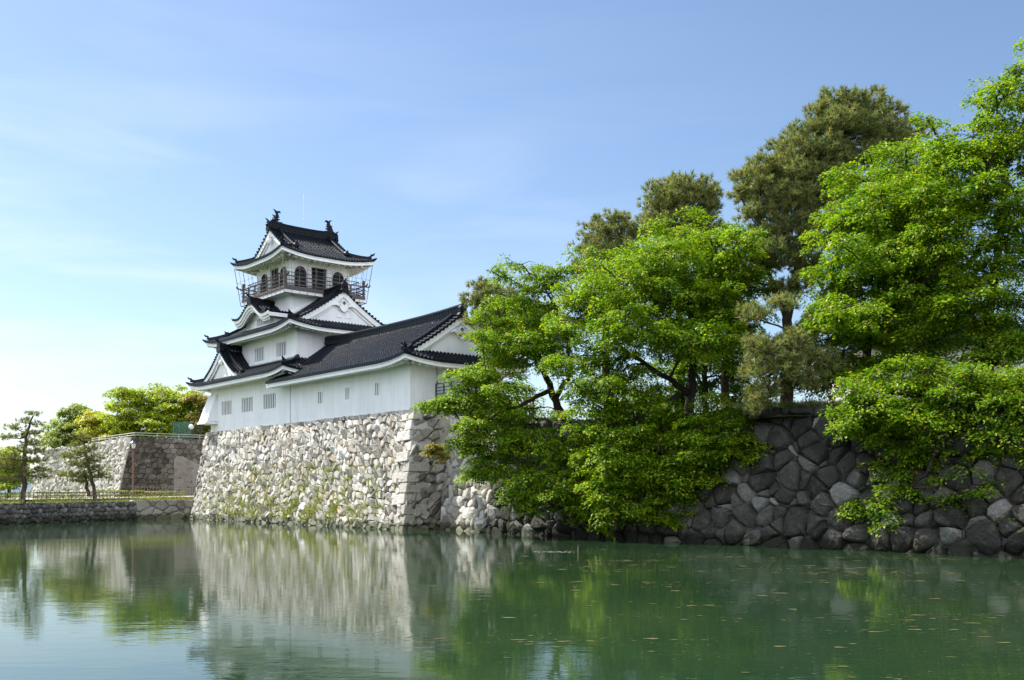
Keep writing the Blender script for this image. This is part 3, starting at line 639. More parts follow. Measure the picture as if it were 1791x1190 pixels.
gb = fc.build('gable', M['plaster'], roof2); bd.build('bargeboard', M['plaster'], roof2)
fc, bd = MB(), MB(); r2.gable(fc, bd, 1, bd=0.48); fc.build('gable', M['plaster'], roof2); bd.build('bargeboard', M['plaster'], roof2)
b = MB()                                                     # two framed blind windows in the big gable
for bb in (4.45, 5.25):
    for q0, q1, za, zb in ((bb, bb+.5, 16.2, 16.26), (bb, bb+.5, 15.66, 15.70), (bb, bb+.06, 15.7, 16.2), (bb+.44, bb+.5, 15.7, 16.2)): b.box(xg2-0.05, xg2+0.002, q0, q1, za, zb)
b.build('blind_window', M['plaster'], roof2)
gegyo(roof2, Lc(r2.x0+r2.d0-r2.verge+0.14, BC, z_-1.1), 0, 0, ex, V, 0.95)

# curved gable dormer on the front of the middle roof
KC, KW, KF, KB_, KZ = 23.05, 3.1, 0.25, 2.45, 16.02
def kz(t):                                                   # t from -1 to 1 across the dormer
    a_ = abs(t); return KZ+(0.98*0.5*(1+cos(pi*a_/0.74)) if a_ < 0.74 else 0.0)+(0.10*((a_-0.74)/0.26)**2 if a_ > 0.74 else 0)
b = MB(); r = 0.08; nT = 9; st = (KB_-KF)/nT; xs = []
for i in range(nT):
    for dx in (-st/2, -r, -.7*r, 0, .7*r, r): xs.append((KF+(i+.5)*st+dx, sqrt(max(0, r*r-dx*dx)) if abs(dx) <= r else 0))
xs.append((KB_, 0))
b.grid([[Lc(KC+KW*(j/24-1), x, kz(j/24-1)+hh+0.06+(0.02 if j % 2 else 0)) for j in range(49)] for x, hh in xs])
for i in range(25):
    t = -0.98+1.96*i/24; b.tube([Lc(KC+KW*t, KF-0.05, kz(t)+0.08), Lc(KC+KW*t, KF+0.35, kz(t)+0.12)], 0.09, 7)
for sg in (-1, 1): b.tube([Lc(KC+KW*sg*.96, KF, kz(.96)+.1), Lc(KC+KW*sg*1.03, KF-.08, kz(1)+.22)], [.1, .03], 6)
kara = b.build('curved_gable', M['tile'], tower)
b = MB(); ys = [KF+0.1, 1.2, KB_+0.2]; P_ = lambda y: Lc(KC, y, kz(0)+0.10+0.05*(KB_-y))
b.sweep([P_(y) for y in ys], 0.4, 0.26); b.sweep([P_(y) for y in ys], 0.46, 0.07, 0.26); b.tube([P_(y)+[0,0,.35] for y in ys], 0.1, 7)
f0 = P_(KF)
b.prism([f0+U*x*.75+np.array([0,0,y*.75])-V*0.05 for x, y in [(-0.42,-0.3),(0.42,-0.3),(0.50,-0.05),(0.36,0.10),(0.30,0.5),(0.0,0.66),(-0.30,0.5),(-0.36,0.10),(-0.50,-0.05)]], V*0.22)
b.tube([f0+[0,0,.4], f0-V*0.1+[0,0,.55], f0-V*0.28+[0,0,.7]], [.1,.08,.03], 6); b.build('ridge', M['tile'], kara)
b = MB()
for y, top, bot, th, kk in ((KF+0.05, -0.02, 0.24, 0.14, 1), (KF+0.16, 0.22, 0.44, 0.12, 0.97), (KF+0.26, 0.42, 0.58, 0.10, 0.93)):
    ts = [-kk+2*kk*i/48 for i in range(49)]; A = [Lc(KC+KW*t, y, kz(t)-top) for t in ts]; B = [Lc(KC+KW*t, y, kz(t)-bot) for t in ts]; m_ = 49
    b.add(A+B+[q+V*th for q in A]+[q+V*th for q in B], [f_ for i in range(m_-1) for f_ in ((i,i+1,m_+i+1,m_+i),(m_+i,m_+i+1,3*m_+i+1,3*m_+i),(i,2*m_+i,2*m_+i+1,i+1),(2*m_+i,3*m_+i,3*m_+i+1,2*m_+i+1))]+[(0,m_,3*m_,2*m_),(m_-1,2*m_-1,4*m_-1,3*m_-1)])
for sg in (-1, 1): b.box(KC+sg*KW*0.97-0.09, KC+sg*KW*0.97+0.09, KF+0.19, KB_, KZ-0.26, KZ+0.03)
b.grid([[Lc(KC+KW*t, y, kz(t)-0.1) for t in [-0.96+1.92*i/48 for i in range(49)]] for y in (KF+0.2, KB_)])
b.prism([Lc(KC+x, KF+0.22, KZ+0.52+z_) for x, z_ in ((-0.7,0.12),(0.7,0.12),(0.5,-0.04),(0.25,-0.02),(0,-0.22),(-0.25,-0.02),(-0.5,-0.04))], V*0.08)
b.build('bargeboard', M['plaster'], kara)
kw_ = (21.6, 23.5, 15.42, 15.98)
b = MB(); wall_panel(b, Tf(1.15), KC-2.5, KC+2.5, 14.9, KZ-0.02, [kw_]); wall_panel(b, Tr(KC-2.5), 1.15, 2.6, 14.9, KZ-0.02, []); wall_panel(b, Tl(KC+2.5), 1.15, 2.6, 14.9, KZ-0.02, [])
ts = [-0.78+1.56*i/24 for i in range(25)]; b.add([Lc(KC+KW*t, 1.15, kz(t)-0.09) for t in ts]+[Lc(KC+KW*.78, 1.15, KZ-.02), Lc(KC-KW*.78, 1.15, KZ-.02)], [tuple(range(27))])
b.build('dormer_wall', M['plaster'], kara); bar_window(kara, Tf(1.15), kw_, 6)

# ---------------- top storey: neck, balcony, belvedere
TA0, TA1, TB0, TB1 = 20.2, 26.0, 2.35, 7.6
b = MB(); b.box(TA0, TA1, TB0, TB1, 14.8, 17.75)
b.sweep([Lc(TA0-0.05, TB0-0.05, 15.98), Lc(TA0-0.05, BC, 17.58)], 0.12, 0.18)
b.sweep([Lc(TA0-0.05, TB0-0.05, 15.98), Lc(TA1, TB0-0.05, 16.0)], 0.12, 0.14)
b.build('tower_neck', M['plaster'], tower)
BA0, BA1, BB0, BB1 = 19.35, 26.9, 1.45, 8.55
balc = thing('balcony', Lc(22.8, 5, ZB), None, None); balc.parent = tower; balc.location = (0, 0, 0)
b = MB(); b.box(BA0, BA1, BB0, BB1, 17.62, 17.84); b.build('balcony_soffit', M['plaster'], balc)
b = MB(); b.box(BA0-0.05, BA1+0.05, BB0-0.05, BB1+0.05, 17.84, 18.12)
b.build('balcony_deck', M['wood'], balc)
b = MB(); mid = MB(); dk = MB()
cor = [(BA0+0.06, BB0+0.06), (BA1-0.06, BB0+0.06), (BA1-0.06, BB1-0.06), (BA0+0.06, BB1-0.06)]
for i in range(4):
    p, q = cor[i], cor[(i+1)%4]; p_, q_ = Lc(*p, 0), Lc(*q, 0); d = (q_-p_)/np.linalg.norm(q_-p_); Ln = np.linalg.norm(q_-p_)
    for z_, e, wd, hg in ((18.32, 0.18, 0.07, 0.07), (18.62, 0.20, 0.07, 0.06), (18.92, 0.42, 0.08, 0.075)):
        b.bar(p_-d*e+[0,0,z_], q_+d*e+[0,0,z_], wd, hg)
        if e > 0.3:
            for o_, s_ in ((p_, -1), (q_, 1)): b.tube([o_+d*s_*e+[0,0,z_], o_+d*s_*(e+.13)+[0,0,z_+.05], o_+d*s_*(e+.2)+[0,0,z_+.17]], [.075, .07, .05], 6)
    k = int(Ln/1.05)
    for j in range(k+1):
        o_ = p_+d*Ln*j/k; b.tube([o_+[0,0,18.05], o_+[0,0,18.93]], 0.055, 6)
    b.tube([p_+[0,0,18.05], p_+[0,0,19.12]], 0.10, 8); b.ball(p_+[0,0,19.25], 0.13, 8, 6, (1,1,1.4)); b.ball(p_+[0,0,19.10], 0.14, 8, 4, (1,1,.4))
    inn = 0.28; i0, i1 = p_+d*inn, q_-d*inn; nv = np.array([-d[1], d[0], 0]); ctr = Lc(23.1, 5, 0); nv = nv if nv@(ctr-p_) > 0 else -nv; i0 = i0+nv*inn; i1 = i1+nv*inn
    for z_ in (18.25, 19.28): mid.bar(i0+[0,0,z_], i1+[0,0,z_], 0.04, 0.05)
    k = int(Ln/0.24)
    for j in range(k+1):
        o_ = i0+(i1-i0)*j/k; mid.tube([o_+[0,0,18.12], o_+[0,0,19.28]], 0.010 if j % 6 else 0.025, 4)
b.build('railing', M['wood'], balc); mid.build('safety_railing', M['metal'], balc)
def arch_poly(c, w_, z0, z1): return [(c-w_/2, z0), (c+w_/2, z0)]+[(c+w_/2*cos(pi*i/10)*(1 if 0 < i < 10 else 1), z1-w_*0.55+w_*0.55*sin(pi*i/10)) for i in range(11)]
b = MB(); topz = 20.75
for T, u0, u1, hole in ((Tf(TB0), TA0, TA1, (22.25, 23.6, 18.0, 20.15)), (Tr(TA0), TB0, TB1, (4.2, 5.55, 18.0, 20.05)), (Tl(TA1), TB0, TB1, (4.2, 5.6, 18.0, 20.05)), (lambda u, w_, z: Lc(u, TB1-w_, z), TA0, TA1, (22.4, 23.7, 18.0, 20.05))):
    wall_panel(b, T, u0, u1, 17.75, topz, [hole], 0.3)
    for z_ in (18.45, 20.32):                               # raised plaster belts
        b.hexa([T(u0, -0.03, z_), T(u1, -0.03, z_), T(u1, 0.0, z_), T(u0, 0.0, z_), T(u0, -0.03, z_+.1), T(u1, -0.03, z_+.1), T(u1, 0.0, z_+.1), T(u0, 0.0, z_+.1)]) if z_ > 19 else None
    for uu in (u0+0.001, hole[0]-0.22, hole[1]+0.06, u1-0.17):
        b.hexa([T(uu, -0.03, 18.1), T(uu+.16, -0.03, 18.1), T(uu+.16, 0, 18.1), T(uu, 0, 18.1), T(uu, -0.03, 20.3), T(uu+.16, -0.03, 20.3), T(uu+.16, 0, 20.3), T(uu, 0, 20.3)])
b.build('belvedere_wall', M['plaster'], tower)
for T, c_, h in ((Tf(TB0), 22.95, (22.25, 23.6, 18.0, 20.15)), (Tr(TA0), 4.9, (4.2, 5.55, 18.0, 20.05)), (Tl(TA1), 4.9, (4.2, 5.6, 18.0, 20.05)), (lambda u, w_, z: Lc(u, TB1-w_, z), 23.1, (22.4, 23.7, 18.0, 20.05))):
    b = MB(); b.add([T(h[0], .29, h[2]), T(h[1], .29, h[2]), T(h[1], .29, h[3]), T(h[0], .29, h[3])], [(0,1,2,3)])
    dr = b.build('doorway', M['void'], tower)
    b = MB(); mdl = (h[0]+h[1])/2-0.2
    for q in (h[0], mdl, h[1]-0.09): b.hexa([T(q,.1,h[2]),T(q+.09,.1,h[2]),T(q+.09,.2,h[2]),T(q,.2,h[2]),T(q,.1,h[3]),T(q+.09,.1,h[3]),T(q+.09,.2,h[3]),T(q,.2,h[3])])
    b.hexa([T(h[0]+.09,.11,18.0),T(mdl,.11,18.0),T(mdl,.15,18.0),T(h[0]+.09,.15,18.0),T(h[0]+.09,.11,h[3]),T(mdl,.11,h[3]),T(mdl,.15,h[3]),T(h[0]+.09,.15,h[3])]) if T.__code__ is Tr(0).__code__ and False else None
    b.build('door_frame', M['wood'], dr)
    for cc in (c_-1.68, c_+1.68):
        po = arch_poly(cc, 0.82, 18.45, 19.85); b = MB(); b.prism([T(x, -0.035, z_) for x, z_ in po], T(0,1,0)*0.03-T(0,0,0)*0.03 if False else (np.array(T(0,1,0))-np.array(T(0,0,0)))*0.03)
        wd_ = b.build('arched_window', M['void'], tower)
        b = MB()
        for i in range(1, 7): x = cc-0.41+0.82*i/7; b.tube([T(x, -0.05, 18.47), T(x, -0.05, 19.38+0.42*sqrt(max(0, 1-((x-cc)/.41)**2)))], 0.018, 4)
        for z_ in (18.8, 19.15, 19.45): b.tube([T(cc-.40, -0.05, z_), T(cc+.40, -0.05, z_)], 0.015, 4)
        po2 = arch_poly(cc, 0.93, 18.40, 19.92); m_ = len(po2); b.tube([T(x, -0.05, z_) for x, z_ in po2+[po2[0]]], 0.05, 5)
        b.build('lattice', M['wood_dark'], wd_)
# green nail covers
for T, u0, u1 in ((Tf(TB0), TA0, TA1), (Tr(TA0), TB0, TB1)):
    for u_ in (u0+0.3, u0+1.9, u1-1.9, u1-0.3): b = MB(); b.ball(T(u_, -0.06, 20.37), 0.06, 6, 4); b.build('nail_cover', M['green_metal'], tower)
r3 = Roof(Mb, 0.85, 9.1, 18.7, 27.5, 20.62, 2.68, 4.4, 4.4, 1.6, 1.6, 1.5, k=0.66, lift=0.40, Lc=3.2, verge=0.45, tile=0.25)
roof3 = roof_set(tower, r3, 'top_roof', raft=0.5)
orn = []; b = MB(); r3.main_ridge(b, (True, True, orn), 0.44, 0.62, orn_s=0.62); b.build('ridge', M['tile'], roof3); [q.build('ridge_ornament', M['tile'], roof3) for q in orn]
for wh in (0, 1):
    fc, bd = MB(), MB(); x_, y_, z_, ex = r3.gable(fc, bd, wh, bd=0.42); fc.build('gable', M['plaster'], roof3); bd.build('bargeboard', M['plaster'], roof3)
    if wh == 0:
        b = MB(); b.ball(Lc(y_, r3.x0+r3.d0-r3.verge-0.03, z_-1.0), 0.24, 9, 7, (1,1,1.25)); b.tube([Lc(y_, r3.x0+r3.d0-r3.verge-0.03, z_-0.7), Lc(y_, r3.x0+r3.d0-r3.verge-0.03, z_-0.62)], 0.12, 7); b.build('gable_pendant', M['plaster'], roof3)
# dolphin-fish ornaments on the ridge ends
zr = r3.z(r3.D)+0.55
for bb, sg in ((2.62, 1), (7.35, -1)):
    b = MB(); p = lambda x, z_: Lc(AC, bb+sg*x, zr+z_)
    b.sweep([p(-0.32, -0.05), p(0.42, -0.05)], 0.42, 0.14)
    b.tube([p(-0.12, 0.08), p(-0.14, 0.22), p(-0.08, 0.42), p(-0.02, 0.6), p(0.02, 0.78), p(-0.06, 0.94), p(-0.16, 1.04)], [0.24, 0.26, 0.21, 0.17, 0.13, 0.09, 0.03], 8)
    b.tube([p(0.0, 0.76), p(0.12, 0.92), p(0.28, 0.95), p(0.36, 0.84)], [0.11, 0.10, 0.08, 0.02], 6)
    b.tube([p(-0.02, 0.84), p(-0.14, 1.02), p(-0.30, 1.08)], [0.09, 0.06, 0.02], 6)
    for x, z_, dx, dz in ((-0.22, .55, -.2, .10), (-0.25, .32, -.2, .04), (.14, .5, .2, .05), (.18, .3, .2, .05), (.12, .66, .14, .04), (-.34, .12, -.12, .08)): b.tube([p(x*.6, z_), p(x+dx*.4, z_+dz*.3), p(x+dx*.7, z_+dz)], [.08, .05, .012], 5)
    for s_ in (-1, 1): b.tube([p(-.1, .3), p(-.02, .38)+U*s_*.22, p(.02, .5)+U*s_*.34], [.09, .06, .015], 5)
    b.build('fish_ornament', M['tile'], roof3)
b = MB(); b.tube([Lc(AC+.1, 5.1, 23.5), Lc(AC+.1, 5.1, 25.2)], 0.04, 6); b.tube([Lc(AC+.1, 5.1, 25.2), Lc(AC+.1, 5.1, 26.75)], 0.028, 5); b.ball(Lc(AC+.1, 5.1, 26.75), 0.03, 6, 4)
b.build('lightning_rod', M['white_metal'], roof3)
# net frame hung between the eaves and the balcony
b = MB(); e3 = (18.85, 27.4, 1.0, 8.98, 20.42); e0 = (19.25, 26.98, 1.35, 8.65, 17.55)
def ringp(e, i, t):
    a0, a1, b0, b1, z_ = e; c = [(a0,b0),(a1,b0),(a1,b1),(a0,b1)]; p, q = c[i], c[(i+1)%4]; return Lc(p[0]+(q[0]-p[0])*t, p[1]+(q[1]-p[1])*t, z_)
for i in range(4):
    for j in range(11):
        t = j/11; A, B = ringp(e3, i, t), ringp(e0, i, t); A = A*0.93+(A+(A-Lc(AC, BC, A[2]))*0.06)*0.07+[0,0,0.25*abs(2*t-1)**3]; b.tube([A, B], 0.014 if j else 0.028, 4)
    for k, f_ in enumerate((0.0, 0.34, 0.66)):
        P0 = ringp(e0, i, 0)*(1-f_)+ringp(e3, i, 0)*f_; P1 = ringp(e0, i, 1)*(1-f_)+ringp(e3, i, 1)*f_; b.tube([P0, P1], 0.03 if k == 0 else 0.012, 5)
    A = ringp(e0, i, 0); cI = Lc(AC, BC, 0)-A; cI[2] = 0; cI /= np.linalg.norm(cI); b.tube([A, A+cI*0.45+[0,0,.1]], 0.03, 5)
b.build('net_frame', M['wire'], balc)

# ---------------- the stone base of the castle
Q = Lc
base = thing('castle_stone_base', Q(14, -1, 0), 'tall sloping base of pale rough stones under the white castle, sunlit and dotted with weeds', 'stone wall')
bot = -0.35; mB = 2.0
b = MB()
stone_skin(b, Q(-2.55,-2.15-.1,bot), Q(28.9,-2.15-.1,bot), Q(-0.75,-0.25,ZB), Q(30.35,-0.25,ZB), 0.45, 0.92, 0.45, 0.13, False, 0.45, 0.37, sag=0.18, seed=3, flip=-1, big=0.3, groove=0.18,
           skip=None, colf=lambda x, y, W_, H_, g: min(1, max(0, g.normal(0.55, 0.26))))
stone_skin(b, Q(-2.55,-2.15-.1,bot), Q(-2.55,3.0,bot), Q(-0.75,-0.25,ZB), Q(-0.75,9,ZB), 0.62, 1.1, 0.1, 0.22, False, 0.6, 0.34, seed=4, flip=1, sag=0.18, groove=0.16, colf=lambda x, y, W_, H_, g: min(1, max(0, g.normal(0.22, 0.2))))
b.add([Q(-.75,-.25,ZB-.03), Q(30.35,-.25,ZB-.03), Q(30.35,14,ZB-.03), Q(-.75,14,ZB-.03)], [(0,1,2,3)])
stone_skin(b, Q(28.9,-2.25,bot), Q(31,9,bot), Q(30.35,-0.25,ZB), Q(30.6,9,ZB), 0.9, 1.2, 0, 0.15, False, 0.4, 0.3, seed=6, flip=-1)
b.build('stone_facing', M['stone_light'], base)
b = MB(); rg = np.random.default_rng(5)                    # dressed corner stones laid alternately long and short
nC = 12
for i in range(nC):
    z0 = bot+(ZB-bot)*i/nC; z1_ = bot+(ZB-bot)*(i+1)/nC-0.035; lf_, lr = (rg.uniform(1.3,1.8), rg.uniform(0.7,0.9)) if i % 2 else (rg.uniform(0.7,0.95), rg.uniform(1.4,1.9))
    def crn(z_, da, db, o_=0.17): k = (z_-bot)/(ZB-bot); s_ = 0.18*4*k*(1-k); return Q(-2.55+1.8*k-o_+po+da+s_*.7, -2.25+2.0*k-o_-po*.6+db+s_*.7, z_)
    j = lambda: rg.uniform(-.05, .05)
    tl = rg.uniform(-.16, .06); po = rg.uniform(-.07, .10)
    b.hexa([crn(z0, j()*.6, j()*.6), crn(z0+tl, lf_+j(), 0.0), crn(z0+tl, lf_+j(), 0.5), crn(z0, j(), lr+j()), crn(z1_, j()*.6+.02, j()*.6+.02), crn(z1_+tl, lf_+j(), 0.05), crn(z1_+tl, lf_+j(), 0.5), crn(z1_, .04, lr+j())], rg.uniform(.35, .9))
o = b.build('corner_stones', M['stone_light'], base)
bv = o.modifiers.new('bevel', 'BEVEL'); bv.width = 0.05; bv.segments = 2

# ================================================================== right-hand moat wall, land, banks
def polyz(*pts): return [np.array(p, float) for p in pts]
A0, A1, A2 = (-2.6, 0.35), (-10.5, -0.83), (-50.0, 0.75)
T0, T1, T2 = (-1.7, 1.9), (-9.6, 0.95), (-50.0, 2.45)
wallr = thing('moat_wall', Q(-20, 0, 0), 'long dark moat wall of big rounded boulders in the shade of the trees', 'stone wall')
b = MB()
gl = lambda x, y, W_, H_, g: min(.97, max(0, g.normal(0.50, 0.30)))
Am, Tm = (-8.2, -0.6), (-7.5, 1.18)
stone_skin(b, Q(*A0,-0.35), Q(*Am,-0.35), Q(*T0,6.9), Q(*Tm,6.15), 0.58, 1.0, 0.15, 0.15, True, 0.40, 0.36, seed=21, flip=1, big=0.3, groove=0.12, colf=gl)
b.build('sun_toned_facing', M['stone_light'], wallr); b = MB()  # sun on this stretch is put into its paler stone colour
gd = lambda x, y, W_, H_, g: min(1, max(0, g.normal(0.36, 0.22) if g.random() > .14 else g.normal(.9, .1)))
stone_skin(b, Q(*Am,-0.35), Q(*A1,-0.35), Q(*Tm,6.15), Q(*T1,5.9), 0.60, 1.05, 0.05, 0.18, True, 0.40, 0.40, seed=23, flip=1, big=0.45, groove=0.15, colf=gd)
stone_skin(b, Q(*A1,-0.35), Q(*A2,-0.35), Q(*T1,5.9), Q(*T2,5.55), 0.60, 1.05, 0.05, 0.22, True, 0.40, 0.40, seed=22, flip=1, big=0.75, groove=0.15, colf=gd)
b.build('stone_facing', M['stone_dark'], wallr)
E2 = lambda a, b_, z: tuple(Q(a, b_, z))
terrain('terrain', [E2(-9.5,1.1,5.75), E2(-50,2.6,5.4), E2(-90,6,5.4), E2(-90,90,6.0), E2(-9.5,90,6.0)], M['grass'])
terrain('castle_hill', [E2(-1.5,2.1,6.78), E2(-9.4,1.1,5.8), E2(-9.4,60,6.9), E2(31,60,7.0), E2(30.3,0.2,7.1), E2(-0.6,0.2,7.1)], M['path'])
tag(bpy.data.objects['castle_hill'], kind='structure')
# a low grass mound on the edge of the moat wall
def mound(name, c, rx, ry, h):
    b = MB(); g = np.random.default_rng(8)
    b.grid([[np.array([c[0]+rx*(i/12)*cos(2*pi*j/24), c[1]+ry*(i/12)*sin(2*pi*j/24), c[2]+h*(cos(pi*i/12)*.5+.5)+g.uniform(-.03,.03)]) for j in range(25)] for i in range(13)])
    return tag(b.build(name, M['grass'], smooth=True), kind='structure')
p = at(1425, 722, 43.0); mound('grass_mound', (p[0], p[1], 5.3), 3.2, 2.6, 0.62)

# left bank: cobble revetment, dressed block, land
lb = [(-43.2,38.0), (-34.3,66.6), (-30.35,79.6)]
bank = thing('bank_wall', (-32.5, 73, 0), 'low bank wall of dark round cobbles at the water on the left', 'stone wall')
b = MB(); cl = lambda x, y, W_, H_, g: min(1, max(0, g.normal(0.36, 0.26)))
stone_skin(b, (-45.8,30,-0.3), (-30.1,80.4,-0.3), (-46.1,30.1,1.34), (-30.45,80.5,1.46), 0.33, 1.05, 0.0, 0.16, True, 0.2, 0.3, seed=31, flip=1, groove=0.08, colf=cl)
b.build('stone_facing', M['cobble'], bank)
blk = thing('bank_block', (-29, 82, 0), 'low grey wall of large squared blocks between the cobble bank and the castle base', 'stone wall')
b = MB(); B0 = np.array([-30.25, 79.9, 0]); B1 = B0+V*7.5
stone_skin(b, B0+[0,0,-.35], B1+[0,0,-.35], B0+V*.15+[-.15,.2,1.55], B1+[-.15,.2,1.55], 0.62, 1.4, 0.0, 0.14, False, 0.25, 0.40, big=.5, seed=33, flip=1, groove=0.09, colf=lambda x, y, W_, H_, g: min(1, max(0, g.normal(0.08, 0.14))))
stone_skin(b, B0+U*1.5+[0,0,-.35], B0+[0,0,-.35], B0+U*1.5+V*.15+[-.1,.1,1.55], B0+V*.15+[-.15,.2,1.55], 0.72, 1.35, 0.0, 0.13, False, 0.25, 0.24, seed=34, flip=1, groove=0.05)
b.build('stone_facing', M['stone_light'], blk)
terrain('bank_land', [(-46.2,30.2,1.30), (-30.55,80.4,1.42), (-30.3,80.2,1.52), tuple(B1+[-.2,.3,1.55]), (-10,110,1.9), (-10,400,2.0), (-700,400,2.0), (-700,30,1.3)], M['grass'])
b = MB(); b.add([(-60,76,1.55), (-36,80,1.62), (-22,96,1.95), (-24,99,1.97), (-38,86,1.7), (-62,84,1.62)], [tuple(range(6))]); tag(b.build('path', M['path']), kind='structure')

# far inner wall on the left
WC = np.array([-36.3, 95.0, 0]); zt = 7.45; bw = 1.75
lw = thing('inner_wall', (-36, 95, 1.6), 'sloping castle wall behind the pines, its long pale left side sunlit, its brown side shaded', 'stone wall')
c0 = WC-U*bw*.93-V*bw*1.05
LL = 30.0
b = MB(); sl = lambda x, y, W_, H_, g: min(1, max(0, g.normal(0.62, 0.22)))
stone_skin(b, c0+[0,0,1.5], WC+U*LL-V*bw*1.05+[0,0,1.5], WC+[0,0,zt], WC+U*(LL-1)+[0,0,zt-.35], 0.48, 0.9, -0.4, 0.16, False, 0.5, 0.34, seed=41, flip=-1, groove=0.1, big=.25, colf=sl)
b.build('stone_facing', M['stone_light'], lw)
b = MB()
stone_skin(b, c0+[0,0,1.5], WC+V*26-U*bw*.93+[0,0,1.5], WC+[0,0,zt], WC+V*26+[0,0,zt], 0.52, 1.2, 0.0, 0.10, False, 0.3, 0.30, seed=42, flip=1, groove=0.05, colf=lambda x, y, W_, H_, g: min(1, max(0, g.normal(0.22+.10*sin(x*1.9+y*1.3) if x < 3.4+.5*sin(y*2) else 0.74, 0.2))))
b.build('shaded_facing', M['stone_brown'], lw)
b = MB()                                                     # one huge smooth slab set in the shaded side
def wq(x, z_): k = (z_-1.5)/(zt-1.5); return WC+V*x-U*bw*.93*(1-k)*(1.0)-U*0.16+[0,0,z_]-V*bw*1.05*(1-k)*(1-x/26)
b.prism([wq(x, z_) for x, z_ in ((4.75,1.6),(9.5,1.6),(9.5,4.5),(7.0,4.85),(5.9,5.35),(5.1,5.75),(4.6,5.7),(4.4,5.4),(4.5,4.5),(4.7,3.0))], -U*-0.12)
b.build('smooth_slab', M['slab'], lw)
b = MB(); b.add([WC+[0,0,zt-.02], WC+U*LL+[0,0,zt-.4], WC+U*LL+V*40+[0,0,zt-.2], WC+V*40+[0,0,zt]], [(0,1,2,3)]); tag(b.build('upper_terrace', M['grass']), kind='structure')
# hand rail on its edge
hr = thing('handrail', WC+[0,0,zt], 'pale metal handrail along the top edge of the far inner wall', 'handrail')
b = MB()
P0, P1, P2 = WC+U*14+V*.6, WC+U*.5+V*.5, WC+V*24+U*.5
for A, B in ((P0, P1), (P1, P2)):
    for h_ in (0.24, 0.46): b.tube([A+[0,0,zt+h_], B+[0,0,zt+h_]], 0.04, 6)
    n = int(np.linalg.norm(B-A)/2)
    for i in range(n+1): o_ = A+(B-A)*i/n; b.tube([o_+[0,0,zt-.1], o_+[0,0,zt+.48]], 0.04, 6)
b.build('rails', M['concrete'], hr)

# ================================================================== street furniture on the left
p = at(232.5, 861, 90.0); z0 = 1.7
lp = thing('street_lamp', (p[0], p[1], z0), 'rusty brown lamp post with a dark lantern in front of the inner wall', 'street lamp')
b = MB(); zt_ = at(235, 775, 90)[2]
b.tube([(p[0],p[1],z0-.1),(p[0],p[1],z0+.5),(p[0],p[1],z0+.55),(p[0]+.04,p[1],zt_-.6)], [.12,.12,.085,.075], 10); b.build('post', M['rust'], lp, smooth=False)
b = MB(); c = np.array([p[0]+.04, p[1], zt_-.6])
b.tube([c, c+[0,0,.06], c+[0,0,.1]], [.1,.17,.17], 8)
for k in range(6): an = k*pi/3; b.tube([c+[.17*cos(an),.17*sin(an),.08], c+[.27*cos(an),.27*sin(an),.55]], .018, 4)
b.tube([c+[0,0,.54], c+[0,0,.58], c+[0,0,.78], c+[0,0,.86], c+[0,0,1.0]], [.34,.33,.10,.05,.02], 8); hd = b.build('lantern', M['metal'], lp)
b = MB(); b.tube([c+[0,0,.1], c+[0,0,.54]], [.145,.24], 6); b.build('lamp_glass', M['white_metal'], hd)

# bamboo grid fence along the bank
fe = thing('bank_fence', (-33, 72, 1.4), 'brown lattice fence of upright sticks and rails along the left bank', 'fence')
b = MB(); g = np.random.default_rng(3); D_ = np.array([-30.9-(-46.5), 80.2-30.2, 0]); Ln = np.linalg.norm(D_); D_ /= Ln; S0 = np.array([-46.5, 30.2, 0])
n = int(Ln/0.42)
for i in range(n+1):
    o_ = S0+D_*Ln*i/n; zg = 1.31+0.12*i/n; t_ = g.uniform(-.02,.02); b.tube([o_+[0,0,zg-.1], o_+[t_,t_,zg+.86+g.uniform(-.06,.06)]], .026, 5)
pr = b.build('pickets', M['bamboo'], fe)
b = MB()
for h_ in (.25, .52, .74): b.tube([S0+[0,0,1.31+h_], S0+D_*Ln+[0,0,1.43+h_]], .026, 5)
b.build('rails', M['bamboo'], fe)
fe2 = thing('path_fence', (-28, 88, 1.6), 'thin brown stick fence at the foot of the shaded wall beside the castle base', 'fence')
b = MB(); S0 = np.array([-33.5, 88.5, 0]); S1 = np.array([-25.5, 95.5, 0])
for i in range(40): o_ = S0+(S1-S0)*i/39; b.tube([o_+[0,0,1.6], o_+[0,0,2.75+g.uniform(-.05,.05)]], .022, 5)
for h_ in (.3, .6, .95): b.tube([S0+[0,0,1.7+h_], S1+[0,0,1.7+h_]], .022, 5)
b.build('pickets', M['bamboo'], fe2)

# green mesh panel, globe lamp and posts on the terrace by the tower
p0, p1 = WC+V*4.5+U*1.2, WC+V*6.3+U*1.2
gp = thing('mesh_fence', p0+[0,0,zt], 'small green wire mesh fence on the far wall top beside the globe lamp', 'fence')
b = MB()
for i in range(4): o_ = p0+(p1-p0)*i/3; b.tube([o_+[0,0,zt-.05], o_+[0,0,zt+1.75]], .05, 6)
for h_ in (.1, 1.7): b.tube([p0+[0,0,zt+h_], p1+[0,0,zt+h_]], .04, 5)
b.build('frame', M['green_metal'], gp)
b = MB()
for i in range(24): o_ = p0+(p1-p0)*i/23; b.tube([o_+[0,0,zt+.1], o_+[0,0,zt+1.7]], .016, 3)
for i in range(18): b.tube([p0+[0,0,zt+.1+i*.092], p1+[0,0,zt+.1+i*.092]], .016, 3)
b.build('wire_mesh', M['green_metal'], gp)
p = at(334.5, 747, 99.5)
gl_ = thing('globe_lamp', (p[0], p[1], zt), 'white globe lamp on a short post next to the green mesh fence', 'lamp')
b = MB(); b.tube([(p[0],p[1],zt-.1), (p[0],p[1],p[2]-.3)], .06, 8); b.build('post', M['metal'], gl_)
